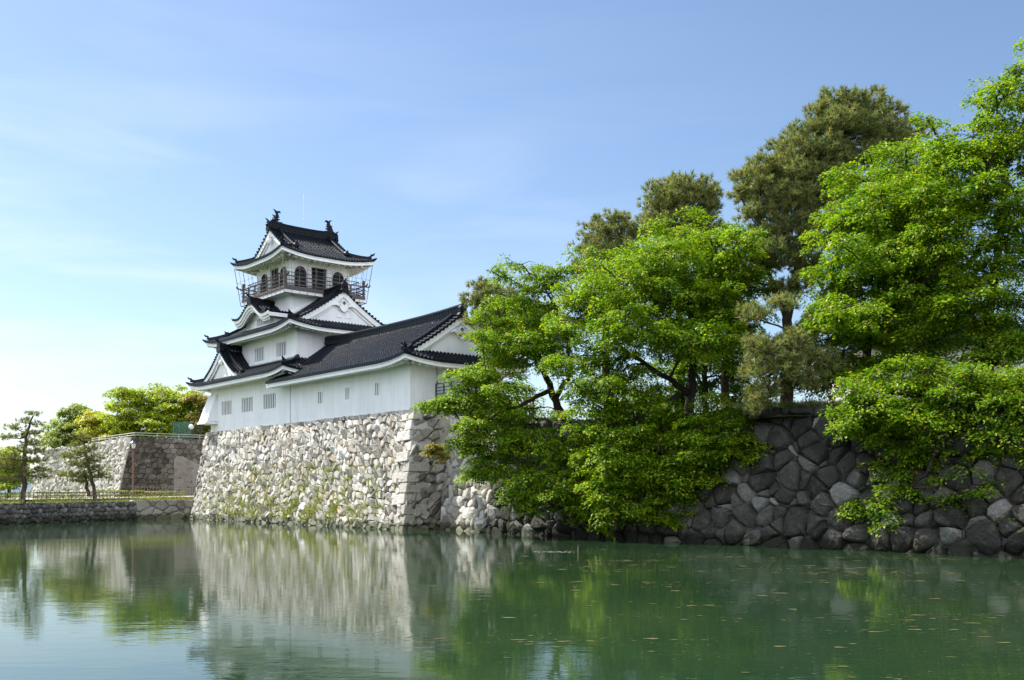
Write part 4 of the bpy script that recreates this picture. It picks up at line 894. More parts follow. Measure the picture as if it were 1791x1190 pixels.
b = MB(); b.ball(p, .27, 14, 10); b.build('globe', M['white_metal'], gl_, smooth=True)
p = at(344, 760, 103.0)
gt = thing('gate_posts', (p[0], p[1], zt), 'short dark timber gate frame on the wall top behind the globe lamp', 'gate')
b = MB(); T_ = lambda x, y, z_: np.array([p[0]+x, p[1]+y, zt+z_]); b.box(-.5,-.25,-.12,.12,-.1,1.35,T_); b.box(.25,.5,-.12,.12,-.1,1.35,T_); b.build('post', M['wood_dark'], gt)
b = MB(); b.box(-.6,.6,-.10,.10,1.352,1.55,T_); b.build('beam', M['wood_dark'], gt)

# steel deck against the end of the long wing
dk_ = thing('steel_deck', Q(-.7, 4, 7.6), 'dark steel deck with a slatted railing against the end wall of the long wing', 'deck')
b = MB(); d0, d1, e0_, e1_ = -1.75, -0.02, 1.85, 8.0
b.box(d0, d1, e0_, e1_, 7.55, 7.86); b.build('deck', M['metal'], dk_)
b = MB()
for q in ((d0+.05, e0_+.05), (d1-.05, e0_+.05), (-.9, e0_+.05), (d0+.05, 3.2), (d0+.05, 4.5), (d0+.05, 6), (d0+.05, 7.9)): b.box(q[0]-.035, q[0]+.035, q[1]-.035, q[1]+.035, 7.862, 8.92)
for z_ in (8.05, 8.25, 8.45, 8.65, 8.89):
    b.box(d0+.02, d1-.02, e0_+.03, e0_+.07, z_, z_+.05); b.box(d0+.03, d0+.07, e0_+.07, e1_, z_, z_+.05)
b.build('railing', M['metal'], dk_)
for q in ((d0+.3, 2.4), (d0+.3, 5.5)): b = MB(); b.box(q[0]-.06, q[0]+.06, q[1]-.06, q[1]+.06, 5.2, 7.548); b.build('support_post', M['metal'], dk_)
# lattice screen half hidden under the left cherry tree
c = at(873, 735, 57.5)
ls = thing('lattice_screen', (c[0], c[1], 5.9), 'grey diagonal slat screen half hidden behind the leftmost cherry tree', 'screen')
b = MB(); T_ = lambda x, y, z_: np.array([c[0], c[1], 5.9])+V*x+U*-y+[0,0,z_]
for x in (-1.3, 0, 1.3, 2.6): b.box(x-.06, x+.06, -.06, .06, -.2, 2.0, T_)
b.build('post', M['bamboo'], ls)
b = MB()
for i in range(15):
    x0 = -1.9+i*.32
    b.bar(T_(max(-1.3,x0), .07, 1.95-(max(-1.3,x0)-x0)), T_(min(2.6,x0+1.9), .07, 1.95-(min(2.6,x0+1.9)-x0)), .05, .07)
b.build('slats', M['bamboo'], ls)

# pale modern building behind the trees on the right
bp = at(1512, 690, 78.0); bz = 6.0
mb_ = thing('pale_building', (bp[0]+8, bp[1]+5, bz), 'cream building with narrow windows showing through the trees at right', 'building')
TB = lambda x, y, z_: np.array([bp[0]+x, bp[1]+y-x*0.25, bz+z_])
b = MB(); hs = [(x, x+.45, z_, z_+1.6) for z_ in (1.2, 4.4) for x in np.arange(.8, 15, 1.5)]
wall_panel(b, lambda u, w_, z_: TB(u, w_, z_), 0, 16, -.5, 7.4, hs, .3); wall_panel(b, lambda u, w_, z_: TB(w_, u, z_), 0, 9, -.5, 7.4, []); wall_panel(b, lambda u, w_, z_: TB(16-w_, u, z_), 0, 9, -.5, 7.4, []); wall_panel(b, lambda u, w_, z_: TB(u, 9-w_, z_), 0, 16, -.5, 7.4, [])
b.build('wall', M['facade'], mb_)
for h_ in hs:
    b = MB(); b.add([TB(h_[0],.28,h_[2]), TB(h_[1],.28,h_[2]), TB(h_[1],.28,h_[3]), TB(h_[0],.28,h_[3])], [(0,1,2,3)]); b.build('window', M['slate_panel'], mb_)
b = MB(); b.hexa([TB(-.8,-1,7.4),TB(16.8,-1,7.4),TB(16.8,10,7.4),TB(-.8,10,7.4),TB(-.6,-.8,7.9),TB(16.6,-.8,7.9),TB(13,4.5,9.6),TB(3,4.5,9.6)]); b.build('roof', M['tile'], mb_)

# far hills
b = MB(); g = np.random.default_rng(12)
b.grid([[np.array([-1600+j*60, 1500+i*120, (55*sin(j*.35)+40*sin(j*.13+1)+35)*sin(pi*i/8)*.6+g.uniform(-4,4)-3]) for j in range(60)] for i in range(9)]); tag(b.build('hills', M['hill'], smooth=True), kind='structure')

# ================================================================== foliage
def unit(a): return a/(np.linalg.norm(a, axis=-1, keepdims=True)+1e-9)
def leaf_quads(P, T, Nn, l, wd):
    S = unit(np.cross(T, Nn)); l = l[:, None]; wd = wd[:, None]; Nn = unit(np.cross(S, T))
    v = np.stack([P, P+T*l*.45+S*wd*.5+Nn*l*.06, P+T*l-Nn*l*.10, P+T*l*.45-S*wd*.5+Nn*l*.06], 1).reshape(-1, 3)
    return v, np.arange(len(v), dtype=np.int32).reshape(-1, 4)
def spray_leaves(o, d, sl, nl, ll, g, droop=0.30, flat=0.075):
    """leaves set along drooping twigs: o origins (n,3), d directions (n,3), sl lengths (n)"""
    n = len(o); up = np.array([0,0,1.]); side = unit(np.cross(d, up))
    s = g.random((n, nl))**0.8; lat = g.uniform(-1, 1, (n, nl)); slm = sl[:, None]
    wprof = 0.5*np.sqrt(np.clip(1-(s-.45)**2/.36, 0.05, 1))
    P = o[:, None]+d[:, None]*(s*slm)[..., None]+side[:, None]*(lat*wprof*slm)[..., None]
    P = P+up*((-droop*s**2*slm-.18*lat**2*slm)+g.normal(0, flat, (n, nl))*slm)[..., None]
    T = d[:, None]*.7+side[:, None]*(np.sign(lat)*.75)[..., None]+up*(-0.38)+g.normal(0, .34, (n, nl, 3))
    Nn = up+g.normal(0, .34, (n, nl, 3))+d[:, None]*.2
    T = unit(T.reshape(-1, 3)); Nn = unit(Nn.reshape(-1, 3)); l_ = ll*g.uniform(.7, 1.25, n*nl)
    return leaf_quads(P.reshape(-1, 3), T, Nn, l_, l_*g.uniform(.5, .62, n*nl))
def limb(b, p, q, r0, r1, g, sag=0.0, n=6, wob=0.12, seg=6):
    p, q = np.asarray(p, float), np.asarray(q, float); Ln = np.linalg.norm(q-p); pts = []; off = np.zeros(3)
    for i in range(n+1):
        t = i/n
        if 0 < i < n: off = off*.6+g.normal(0, wob*Ln/n, 3)
        else: off = off*(0 if i == 0 else .0)
        pts.append(p+(q-p)*t+off+np.array([0,0,sag*Ln*4*t*(1-t)]))
    b.tube(pts, [r0+(r1-r0)*i/n for i in range(n+1)], seg); return pts
GROUPS = {'cherry_tree': 'cherry trees along the moat wall', 'pine_tree': 'pines behind the cherry trees', 'garden_pine': 'garden pines on the left bank', 'broadleaf_tree': 'dark trees behind the cherry trees', 'maple_tree': 'bright trees on the far wall'}
def broad_tree(name, label, cat, base, paths, blobs, mt, ll=0.145, nl=78, dens=6.2, sl=(0.6, 1.25), group=None, seed=1, bark='bark', twig=0.22, hollow=0.30, ragged=9):
    """paths: trunks and limbs (list of points, start radius, end radius); blobs: (centre, (rx, ry, rz), density factor)"""
    g = np.random.default_rng(seed); root = thing(name, base, label, cat, group or GROUPS.get(name))
    tb = MB(); nodes = []
    for pts, r0, r1 in paths:
        pts = [np.asarray(p, float) for p in pts]; fine = []
        for p, q in zip(pts, pts[1:]): fine += [p+(q-p)*k/4+(g.normal(0, .04, 3) if k else 0) for k in range(4)]
        fine.append(pts[-1]); m_ = len(fine)
        tb.tube(fine, [.8*(r0+(r1-r0)*(i/(m_-1))**.8) for i in range(m_)], 9); nodes += [(f_, r0+(r1-r0)*i/(m_-1)) for i, f_ in enumerate(fine) if i > m_*.3]
    V_, F_ = [], []; nv = 0
    if ragged:
        sat = []
        for c, rad, df in blobs:
            for _ in range(ragged):
                d_ = unit(g.normal(0, 1, 3)*[1, .7, .8]); s_ = g.uniform(.18, .42)
                sat.append((np.asarray(c)+d_*np.asarray(rad)*g.uniform(.75, 1.36), tuple(np.asarray(rad)*[s_*1.35, s_*.9, s_*.62]), df*1.25))
        blobs = [(c, rad, df*.55) for c, rad, df in blobs]+sat
    NP = np.array([f_ for f_, _ in nodes]); order = sorted(range(len(blobs)), key=lambda k: np.min(np.linalg.norm(NP-np.asarray(blobs[k][0]), axis=1)))
    for k in order:
        c, rad, df = blobs[k]; c = np.asarray(c, float); rad = np.asarray(rad, float)
        pn = np.array([f_ for f_, _ in nodes]); dd = np.linalg.norm(pn-c, axis=1)+0.8*np.maximum(0, pn[:,2]-c[2]); j = int(np.argmin(dd)); r0 = min(nodes[j][1]*.75, .05+.02*dd[j])
        pts = limb(tb, nodes[j][0], c, max(.035, r0), .03, g, .06); nodes += [(q, .035) for q in pts[2:]]
        n = max(4, int(dens*df*4.19*rad[0]*rad[1]*rad[2]))
        dirs = unit(g.normal(0, 1, (n, 3))); rr = (hollow+(1-hollow)*g.random(n))**.9*(0.82+.36*g.random(n)); o = c+dirs*rr[:, None]*rad
        d = unit(dirs*[1,1,.15]+g.normal(0, .45, (n, 3))*[1,1,.3]+np.array([0,0,.12])); L_ = g.uniform(*sl, n)
        v, f = spray_leaves(o-d*L_[:, None]*.4, d, L_, nl, ll, g); V_.append(v); F_.append(f+nv); nv += len(v)
        for i in range(max(2, int(n*twig))):
            m_ = c+(o[i]-c)*.5+[0,0,.15*rad[2]]+g.normal(0, .08, 3); tb.tube([c, m_, o[i]], [.024, .014, .007], 3, False)
    tb.build('trunk', M[bark], root, smooth=True)
    np_mesh('crown', np.concatenate(V_), np.concatenate(F_), mt, root)
    return root
def pine_tree(name, label, cat, base, paths, pads, mt, dens=32, nl=28, ll=0.25, wd=0.034, group=None, seed=1, bark='bark_pine', upf=.75):
    g = np.random.default_rng(seed); root = thing(name, base, label, cat, group or GROUPS.get(name)); tb = MB(); nodes = []
    for pts, r0, r1 in paths:
        pts = [np.asarray(p, float) for p in pts]; fine = []
        for p, q in zip(pts, pts[1:]): fine += [p+(q-p)*k/4+(g.normal(0, .05, 3) if k else 0) for k in range(4)]
        fine.append(pts[-1]); m_ = len(fine); tb.tube(fine, [r0+(r1-r0)*i/(m_-1) for i in range(m_)], 9); nodes += [(f_, r0+(r1-r0)*i/(m_-1)) for i, f_ in enumerate(fine) if i > m_*.2]
    V_, nv = [], 0
    for c, rad, df in pads:
        c = np.asarray(c, float); rad = np.asarray(rad, float); pn = np.array([f_ for f_, _ in nodes]); dd = np.linalg.norm(pn-c, axis=1)+0.6*np.maximum(0, pn[:,2]-c[2]); j = int(np.argmin(dd))
        limb(tb, nodes[j][0], c-[0,0,rad[2]*.4], max(.03, min(nodes[j][1]*.6, .1)), .03, g, -.05)
        n = max(6, int(dens*df*4.19*rad[0]*rad[1]*rad[2]**.7)); dirs = unit(g.normal(0, 1, (n, 3))); rr = g.random(n)**.42; lump = 1+.16*np.sin(dirs[:,0]*6+c[0]*3)+.14*np.sin(dirs[:,1]*7+c[2]*2); o = c+dirs*(rr*lump)[:, None]*rad
        ax = unit(dirs*.7+np.array([0,0,upf])+g.normal(0, .3, (n, 3)))
        T = unit(ax[:, None]*.75+g.normal(0, .62, (n, nl, 3))); P = np.repeat(o[:, None], nl, 1)+ax[:, None]*g.uniform(-.06, .08, (n, nl))[..., None]
        T = T.reshape(-1, 3); P = P.reshape(-1, 3); S = unit(np.cross(T, g.normal(0, 1, T.shape))); l_ = (ll*g.uniform(.7, 1.2, len(T)))[:, None]; w_ = wd*g.uniform(.7, 1.3, len(T))[:, None]
        V_.append(np.stack([P-S*w_*.5, P+S*w_*.5, P+T*l_+S*w_*.15, P+T*l_-S*w_*.15], 1).reshape(-1, 3))
        for i in range(0, n, 7): tb.tube([c-[0,0,rad[2]*.4], c+(o[i]-c)*.6-[0,0,rad[2]*.2], o[i]], [.02,.014,.008], 3, False)
    tb.build('trunk', M[bark], root, smooth=True); v = np.concatenate(V_)
    np_mesh('crown', v, np.arange(len(v), dtype=np.int32).reshape(-1, 4), mt, root); return root
def bl(px, py, Y, rx, rz, ry, df=1.0): return (at(px, py, Y), (rx*Y/F, ry, rz*Y/F), df)
def over(dy, *bs): return [(at(*((c[0]/c[1]*F+CX), HZ-(c[2]-EYE)/c[1]*F, c[1]+dy)), tuple(np.asarray(r)*(c[1]+dy)/c[1]), d) for c, r, d in bs]   # boughs reaching further out over the water
def P(*q): return [at(*x) for x in q]

# ---- cherry trees on the moat wall
broad_tree('cherry_tree', 'leftmost cherry tree leaning over the moat wall beside the white castle wing', 'tree', at(985, 740, 53.3),
  [(P((988,748,53.4),(975,712,53),(962,672,52.6),(938,630,52),(905,590,51.5)), .34, .12), (P((970,700,53),(1000,650,52.6),(985,560,52.5),(950,500,52.4)), .2, .06), (P((965,680,52.6),(930,700,51),(880,720,50),(840,740,49.5)), .18, .05),
   (P((980,730,53),(985,780,50.5),(960,820,48.5),(940,845,47.8)), .15, .04)],
  [bl(925,478,52.4,62,22,1.3,.55), bl(884,538,51.8,34,28,1.3,.6), bl(965,515,52.6,45,42,1.5,.8), bl(925,560,52.4,55,28,1.5,.7), bl(888,606,50.5,46,26,1.6), bl(818,652,50,30,16,1.1), bl(915,615,51,70,38,1.8), bl(985,590,52,50,44,1.8), bl(765,704,50.2,26,8,.5,.9),
   bl(858,682,49.8,46,34,1.7), bl(812,702,50,28,20,1), bl(822,755,49.8,28,28,1.1), bl(870,745,49.5,62,42,1.6), bl(845,800,50,40,34,1.1), bl(890,800,49.5,45,35,1.2,.8), bl(985,772,49,55,34,1.5), bl(950,812,48,50,30,1.3), bl(920,852,47.4,34,17,.9,1.2), bl(970,862,47.6,44,24,1.0,1.1), bl(905,690,54.5,50,30,1.2,.9), bl(940,735,54,50,26,1,.9), bl(880,720,54.5,40,24,1,.8), bl(1010,820,48.2,40,45,1.2), bl(1015,880,48,25,28,.7,.7)],
  M['leaf_cherry'], seed=101)
broad_tree('cherry_tree', 'broad bright green cherry tree in the middle of the moat wall', 'tree', at(1205, 735, 47.8),
  [(P((1205,742,47.8),(1208,690,47.8),(1212,620,47.8),(1205,540,48),(1190,450,48.2)), .36, .10), (P((1207,690,47.8),(1170,662,47),(1120,630,46.5),(1075,600,46.5)), .22, .07), (P((1212,620,47.8),(1255,560,48),(1270,480,48)), .2, .06), (P((1190,690,47),(1130,720,45.5),(1090,780,44.8)), .14, .04)],
  [bl(1200,412,48.2,70,36,2), bl(1262,420,48.5,46,36,1.6,.9), bl(1120,450,48,70,38,2), bl(1045,512,48,60,42,1.9), bl(1005,540,48.6,40,38,1.5), bl(1150,510,47,80,44,2), bl(1235,500,47.2,70,50,2), bl(1080,585,46.8,75,42,2), bl(1185,590,46.4,66,36,1.6,.9), bl(1290,500,48.3,34,55,1.5,.9), bl(1275,590,48,40,45,1.5,.7),
   bl(1025,640,47,55,38,1.6), bl(1085,670,46,70,40,1.8), bl(1035,715,46,60,40,1.5), bl(1120,718,45.3,64,34,1.4), bl(1070,780,45,62,38,1.3), bl(1150,772,45,60,36,1.2,.9), bl(1210,770,44.6,46,34,1.0,.7), bl(1075,840,45.2,46,32,1.0,.8), bl(1140,830,45,44,30,.9,.6), bl(1050,895,45.8,30,26,.6,.5), bl(1240,740,44.8,50,20,.8,.8), bl(1285,735,43.4,44,18,.7,.8), bl(1310,785,42.2,36,24,.5,.5), bl(1255,830,43.2,40,26,.5,.4),
   bl(1165,440,45,70,40,2), bl(1090,500,44.5,70,40,2), bl(1205,520,45,66,40,1.8), bl(1130,580,43.6,70,36,1.8), bl(1225,590,43,60,36,1.6,.9), bl(1290,440,45.5,36,40,1.6,.9), bl(1110,800,44.2,60,40,.9,.8), bl(1190,830,43.8,56,34,.8,.6), bl(1225,720,43.6,56,26,.9,.8), bl(1100,870,44.4,50,30,.7,.5), bl(1150,790,43.8,70,40,.8,.8), bl(1215,800,43.0,50,40,.8,.7), bl(1120,850,44.3,60,40,.7,.7), bl(1180,880,44,40,26,.5,.4), bl(1260,770,42.4,36,30,.6,.5), bl(1040,840,46.4,44,36,.8,.9), bl(930,870,47.2,34,16,.7,1)],
  M['leaf_cherry'], seed=102)
broad_tree('cherry_tree', 'tall cherry tree in front of the big pine, right of centre', 'tree', at(1505, 720, 43.2),
  [(P((1503,725,43.2),(1510,660,43.2),(1525,560,43.4),(1545,450,43.4),(1570,340,43.2)), .34, .09), (P((1520,600,43.3),(1470,540,42.8),(1430,490,42.6)), .16, .05), (P((1535,520,43.3),(1600,450,42.8),(1640,400,42.4)), .18, .05)],
  [bl(1515,318,43.2,64,34,1.7), bl(1585,285,43,62,40,1.7), bl(1506,362,42.8,46,28,1.4), bl(1560,375,42.6,84,42,2), bl(1640,375,42.2,60,55,1.8), bl(1520,425,42.4,66,36,1.8), bl(1590,465,42.2,80,42,1.9), bl(1476,482,42.3,44,28,1.4,.9), bl(1520,510,42,70,34,1.6), bl(1480,560,41.8,60,28,1.4,.8), bl(1570,560,41.8,56,30,1.4,.7), bl(1640,480,42,60,48,1.7), bl(1540,350,40.4,66,40,1.9), bl(1506,440,40,46,34,1.6), bl(1560,450,39.6,70,40,1.9), bl(1500,545,39.4,60,32,1.5,.8), bl(1600,540,39.2,60,34,1.5,.8), bl(1462,536,40.6,34,22,1.1,.8), bl(1455,610,41.5,40,26,1.1,.7), bl(1500,640,41,44,24,1.1,.7), bl(1580,610,40.6,60,26,1.2,.7), bl(1440,660,42.5,30,22,.9,.5)],
  M['leaf_cherry'], seed=103)
broad_tree('cherry_tree', 'tallest cherry tree, cut by the right edge above the moat wall', 'tree', at(1735, 720, 39.5),
  [(P((1738,725,39.5),(1725,640,39.5),(1735,520,39.4),(1750,400,39.4),(1765,250,39.4)), .38, .09), (P((1728,600,39.5),(1680,520,39),(1650,450,39)), .18, .05), (P((1728,640,39.5),(1790,610,38.6),(1850,590,38)), .2, .07)],
  [bl(1768,165,39.5,46,44,1.6,.8), bl(1840,150,39.5,60,70,1.8), bl(1700,240,39.4,70,46,1.8), bl(1785,260,39,66,56,1.9), bl(1660,300,39.3,60,44,1.7), bl(1730,340,38.6,84,46,1.9), bl(1690,410,38.8,84,46,1.9), bl(1790,410,38.2,66,56,1.9), bl(1740,490,38.2,80,42,1.8), bl(1670,540,38.6,64,34,1.5,.8), bl(1790,560,37.8,60,44,1.6,.8), bl(1730,600,38.2,54,26,1.2,.7), bl(1870,320,38.5,60,90,2,.8), bl(1870,520,38,60,90,2,.8)],
  M['leaf_cherry'], seed=104)
broad_tree('cherry_tree', 'low cherry tree reaching out over the water at the lower right', 'tree', at(1668, 720, 38.6),
  [(P((1672,722,38.8),(1655,690,38),(1610,690,37),(1560,690,36.6)), .24, .06), (P((1660,700,38.2),(1700,720,36.4),(1740,760,35)), .2, .05), (P((1655,700,38),(1640,770,36),(1620,830,35.6)), .14, .04)],
  [bl(1490,706,37.4,40,18,1.1), bl(1545,668,37.2,60,30,1.5), bl(1630,650,36.6,66,30,1.5), bl(1720,655,35.8,70,30,1.5), bl(1790,690,35,50,36,1.5), bl(1590,715,36.4,74,30,1.5), bl(1680,712,35.6,80,34,1.6), bl(1515,742,37.2,40,14,.9,.8), bl(1760,745,34.8,66,36,1.5), bl(1625,775,36.6,70,36,1.2,.9), bl(1700,800,35.8,80,42,1.2,.9), bl(1790,810,34.9,56,54,1.2,.9), bl(1640,840,36.6,60,32,.9,.8), bl(1730,875,35.6,70,38,.9,.8), bl(1610,880,37,46,22,.7,.6), bl(1790,900,34.8,40,36,.8,.6), bl(1515,882,38.1,20,9,.4,.6), bl(1600,905,37.2,50,16,.6,.5), bl(1590,800,37.3,40,34,.8,.6), bl(1850,760,34,60,80,1.5,.8)],
  M['leaf_cherry'], seed=105)
# dark trunks of more trees standing behind
for i, (px, Y, top, tl) in enumerate([(1272, 49.5, 470, 'thick dark trunk of a tree standing behind the middle cherry tree'), (1236, 51.0, 500, 'slim dark trunk between the middle cherry and the thicker trunk')]):
    broad_tree('broadleaf_tree', tl, 'tree', at(px, 735, Y), [(P((px,740,Y),(px-4,660,Y),(px+2,570,Y),(px-10,top,Y)), .34 if i == 0 else .22, .1)], [bl(px-6,top-10,Y,70,46,1.8,.8), bl(px+10,top+60,Y+.5,60,42,1.6,.6), bl(px+20,620,Y+1,44,40,1.6,.5), bl(px-70,650,Y+3,50,34,1.6,.6), bl(px+36,690,Y+2,40,26,1.4,.5), bl(px-120,700,Y+3,50,26,1.5,.7)], M['leaf_cherry'], seed=120+i, dens=6)
broad_tree('broadleaf_tree', 'dark tree between the tall cherry and the one cut by the right edge', 'tree', at(1625, 700, 46), [(P((1625,715,46),(1628,600,46),(1622,480,46)), .36, .12)], [bl(1620,560,45,90,60,2,.8), bl(1560,620,45.5,70,30,1.5,.7), bl(1690,610,45,70,40,1.5,.8), bl(1640,450,46,80,60,2,.7)], M['leaf_cherry'], seed=124, dens=6)

# ---- pines behind them
pine_tree('pine_tree', 'small pine showing behind the leftmost cherry tree', 'tree', at(868, 735, 60), [(P((868,740,60),(862,640,60),(866,560,60),(850,500,60)), .26, .07)],
  [bl(842,500,60,24,12,1), bl(868,520,60,44,22,1.4), bl(835,528,60,30,13,1.1), bl(905,545,60,52,24,1.5), bl(850,560,59.5,40,20,1.3), bl(900,580,59.5,58,24,1.5), bl(845,590,59,34,12,1.1), bl(940,560,60,40,30,1.4)], M['needle'], seed=201)
pine_tree('pine_tree', 'medium pine rising left of the middle cherry tree', 'tree', at(1062, 735, 56), [(P((1062,740,56),(1058,600,56),(1066,480,56),(1064,392,56)), .28, .07)],
  [bl(1072,386,56,36,13,1.2), bl(1045,405,56,34,17,1.2), bl(1092,412,56,34,20,1.2), bl(1030,432,56,27,17,1.1), bl(1062,440,55.7,50,22,1.5), bl(1022,466,56,26,17,1), bl(1050,480,55.8,50,24,1.4), bl(1100,450,56,40,25,1.4)], M['needle'], seed=202)
pine_tree('pine_tree', 'dark round topped pine behind the middle cherry tree', 'tree', at(1190, 735, 55), [(P((1190,740,55),(1186,600,55),(1196,450,55),(1190,320,55)), .3, .07)],
  [bl(1190,322,55,42,14,1.3), bl(1158,340,55,34,18,1.3), bl(1232,336,55,32,19,1.3), bl(1195,352,54.7,56,24,1.6), bl(1150,368,55,36,16,1.2), bl(1240,368,55,26,16,1.1), bl(1180,388,54.7,66,22,1.5), bl(1140,402,55,30,18,1.1), bl(1230,400,55,40,20,1.3)], M['needle'], seed=203)
pine_tree('pine_tree', 'biggest pine with a high domed crown and a long trunk', 'tree', at(1375, 730, 48), [(P((1372,735,48),(1378,640,48),(1376,560,48),(1400,450,48),(1440,330,48),(1490,220,48)), .34, .08), (P((1376,570,48),(1345,480,48),(1330,400,47.8)), .14, .05), (P((1378,640,48),(1430,580,47),(1470,545,46.8)), .12, .05)],
  [bl(1490,186,48,66,22,1.8), bl(1436,205,48,34,20,1.3), bl(1545,205,48,34,24,1.4), bl(1400,236,48,32,18,1.2), bl(1480,225,47.6,76,24,1.8), bl(1545,240,47.8,44,20,1.4), bl(1595,228,48.6,44,14,1.2,.8), bl(1560,262,48,50,22,1.4), bl(1420,270,47.6,66,26,1.7), bl(1375,260,48,36,18,1.2), bl(1480,280,47.8,60,24,1.6), bl(1350,294,47.6,46,20,1.4), bl(1308,312,47.6,34,16,1.2), bl(1400,310,47.4,70,26,1.7), bl(1330,336,47.4,46,20,1.4), bl(1296,340,47.6,22,13,.9), bl(1390,350,47.3,70,24,1.6), bl(1450,330,47.6,50,28,1.5), bl(1330,374,47.4,46,20,1.3), bl(1400,390,47.3,58,22,1.5), bl(1430,420,47,44,20,1.3), bl(1420,470,46.8,34,18,1.1), bl(1345,410,47.4,44,18,1.2), bl(1380,432,47.4,44,18,1.2), bl(1352,462,47.4,34,16,1.1), bl(1360,505,47.5,26,14,1),
   bl(1340,440,46.5,34,18,1.1), bl(1405,455,46.5,30,16,1.1), bl(1310,480,46,26,14,1,.8), bl(1395,500,46,30,16,1), bl(1318,548,41.2,28,16,1), bl(1370,530,41.2,30,14,1), bl(1420,575,41.2,40,16,1.1,.8), bl(1340,608,40.4,40,22,1.3), bl(1390,600,40.4,40,18,1.2), bl(1325,650,40.4,34,22,1.1), bl(1370,640,40.4,50,24,1.3), bl(1430,630,40.4,44,20,1.2), bl(1335,690,40.4,32,22,1), bl(1400,665,40.4,44,18,1.1), bl(1320,715,40.4,18,14,.7)], M['needle'], seed=204, dens=33)
pine_tree('pine_tree', 'pine mostly hidden behind the tall cherry tree at right', 'tree', at(1610, 730, 50), [(P((1608,735,50),(1612,560,50),(1600,400,50),(1605,300,50)), .3, .08)],
  [bl(1600,310,50,60,24,1.6), bl(1640,360,50,50,24,1.4), bl(1580,400,50,60,24,1.5), bl(1630,470,50,60,26,1.5), bl(1590,540,50,50,22,1.4), bl(1655,560,50,50,22,1.4)], M['needle'], seed=205, dens=26)

# ---- trees on the left
for nm, lb_, ct, px, Y, blobs, mt, sd in [
 ('maple_tree', 'large bright yellow green tree on the far wall left of the castle tower', 'tree', 275, 112, [bl(268,690,112,46,18,2.6), bl(225,700,112,36,20,2.4), bl(310,700,112,36,20,2.4), bl(250,725,111,52,22,2.8), bl(305,735,111,48,24,2.8), bl(215,740,111,34,20,2.4), bl(275,755,110.5,60,14,2.6), bl(335,725,112,22,30,2), bl(338,755,110.5,22,14,2)], 'leaf_young', 301),
 ('maple_tree', 'yellowish low tree between the pale willowy tree and the large bright one', 'tree', 178, 114, [bl(170,730,114,24,14,2), bl(190,748,113.5,34,18,2.4), bl(160,752,113.5,30,16,2.2), bl(215,765,112,40,10,2)], 'leaf_yellow', 302),
 ('willow_tree', 'pale feathery willowy tree, leftmost of those above the far wall', 'tree', 128, 116, [bl(132,720,116,22,14,2), bl(112,738,116,26,16,2.2), bl(148,745,115.5,24,18,2.2), bl(105,765,115,30,16,2.4), bl(140,768,115,30,14,2.2)], 'leaf_willow', 303),
 ('ochre_tree', 'small ochre leaved tree tucked against the castle tower corner', 'tree', 350, 110, [bl(350,700,110,16,14,1.5), bl(352,725,110,18,16,1.6), bl(356,748,110,16,12,1.4)], 'leaf_ochre', 304),
 ('shrub_tree', 'bushy green tree at the far left edge behind the taller garden pine', 'tree', 15, 98, [bl(20,800,98,20,12,1.6), bl(5,815,98,24,16,1.8), bl(-15,800,98,26,20,2), bl(28,825,97,12,14,1.2), bl(0,840,96,26,14,1.6)], 'leaf_young', 305)]:
    zb = zt-.2 if Y > 100 else 1.8; bs = at(px, 800, Y); bs[2] = zb; top = blobs[0][0]
    broad_tree(nm, lb_, ct, bs, [([bs-[0,0,.2], bs+[0.1,0,1.2], (bs+top)/2, top], .26, .06)], blobs, M[mt], ll=.30, nl=44, dens=3.2, sl=(.9,1.5), seed=sd)
pine_tree('garden_pine', 'taller garden pine with a straight trunk and flat tiers on the left bank', 'tree', at(42, 880, 71.5),
  [(P((41,884,71.5),(42,840,71.5),(43,790,71.5),(45,765,71.5),(52,745,71.5),(58,728,71.5)), .19, .05)],
  [bl(60,724,71.5,16,4.5,.6), bl(45,737,71.5,16,5,.6), bl(66,742,71.4,12,5,.5), bl(28,748,71.5,18,5.5,.7), bl(58,757,71.3,18,6,.7), bl(14,764,71.4,18,5,.7), bl(40,762,71.2,14,5,.6), bl(55,775,71.5,20,7,.8), bl(62,790,71.2,20,7,.8), bl(30,785,71.6,12,5,.6), bl(18,800,71.3,24,8,.9), bl(60,806,71.6,24,6,.8), bl(0,815,71.4,26,9,1), bl(26,820,71.6,18,6,.7), bl(68,822,71.2,22,5,.8), bl(66,834,71.4,24,4,.8), bl(-2,838,71.5,24,7,.9), bl(22,842,71.3,18,5,.7)], M['needle_left'], seed=401, dens=46, nl=20, ll=.20, wd=.03)
pine_tree('garden_pine', 'shorter twin stemmed garden pine with shaggy tiers, right of the taller one', 'tree', at(163, 872, 77.5),
  [(P((167,876,77.5),(164,850,77.5),(155,820,77.5),(148,790,77.5),(146,762,77.5)), .16, .05), (P((155,868,77.5),(150,840,77.5),(147,822,77.5)), .15, .07)],
  [bl(146,764,77.5,14,8,.6), bl(130,778,77.4,14,6,.6), bl(158,782,77.4,14,7,.6), bl(145,790,77.2,20,8,.8), bl(122,798,77.4,20,7,.8), bl(165,802,77.3,18,8,.8), bl(142,812,77,24,7,.9), bl(170,820,77.2,20,7,.8), bl(122,830,77.4,22,7,.8), bl(150,832,77,22,6,.8), bl(180,832,77.4,16,7,.7), bl(140,842,77.2,20,4,.7)], M['needle_left'], seed=402, dens=46, nl=20, ll=.20, wd=.03)
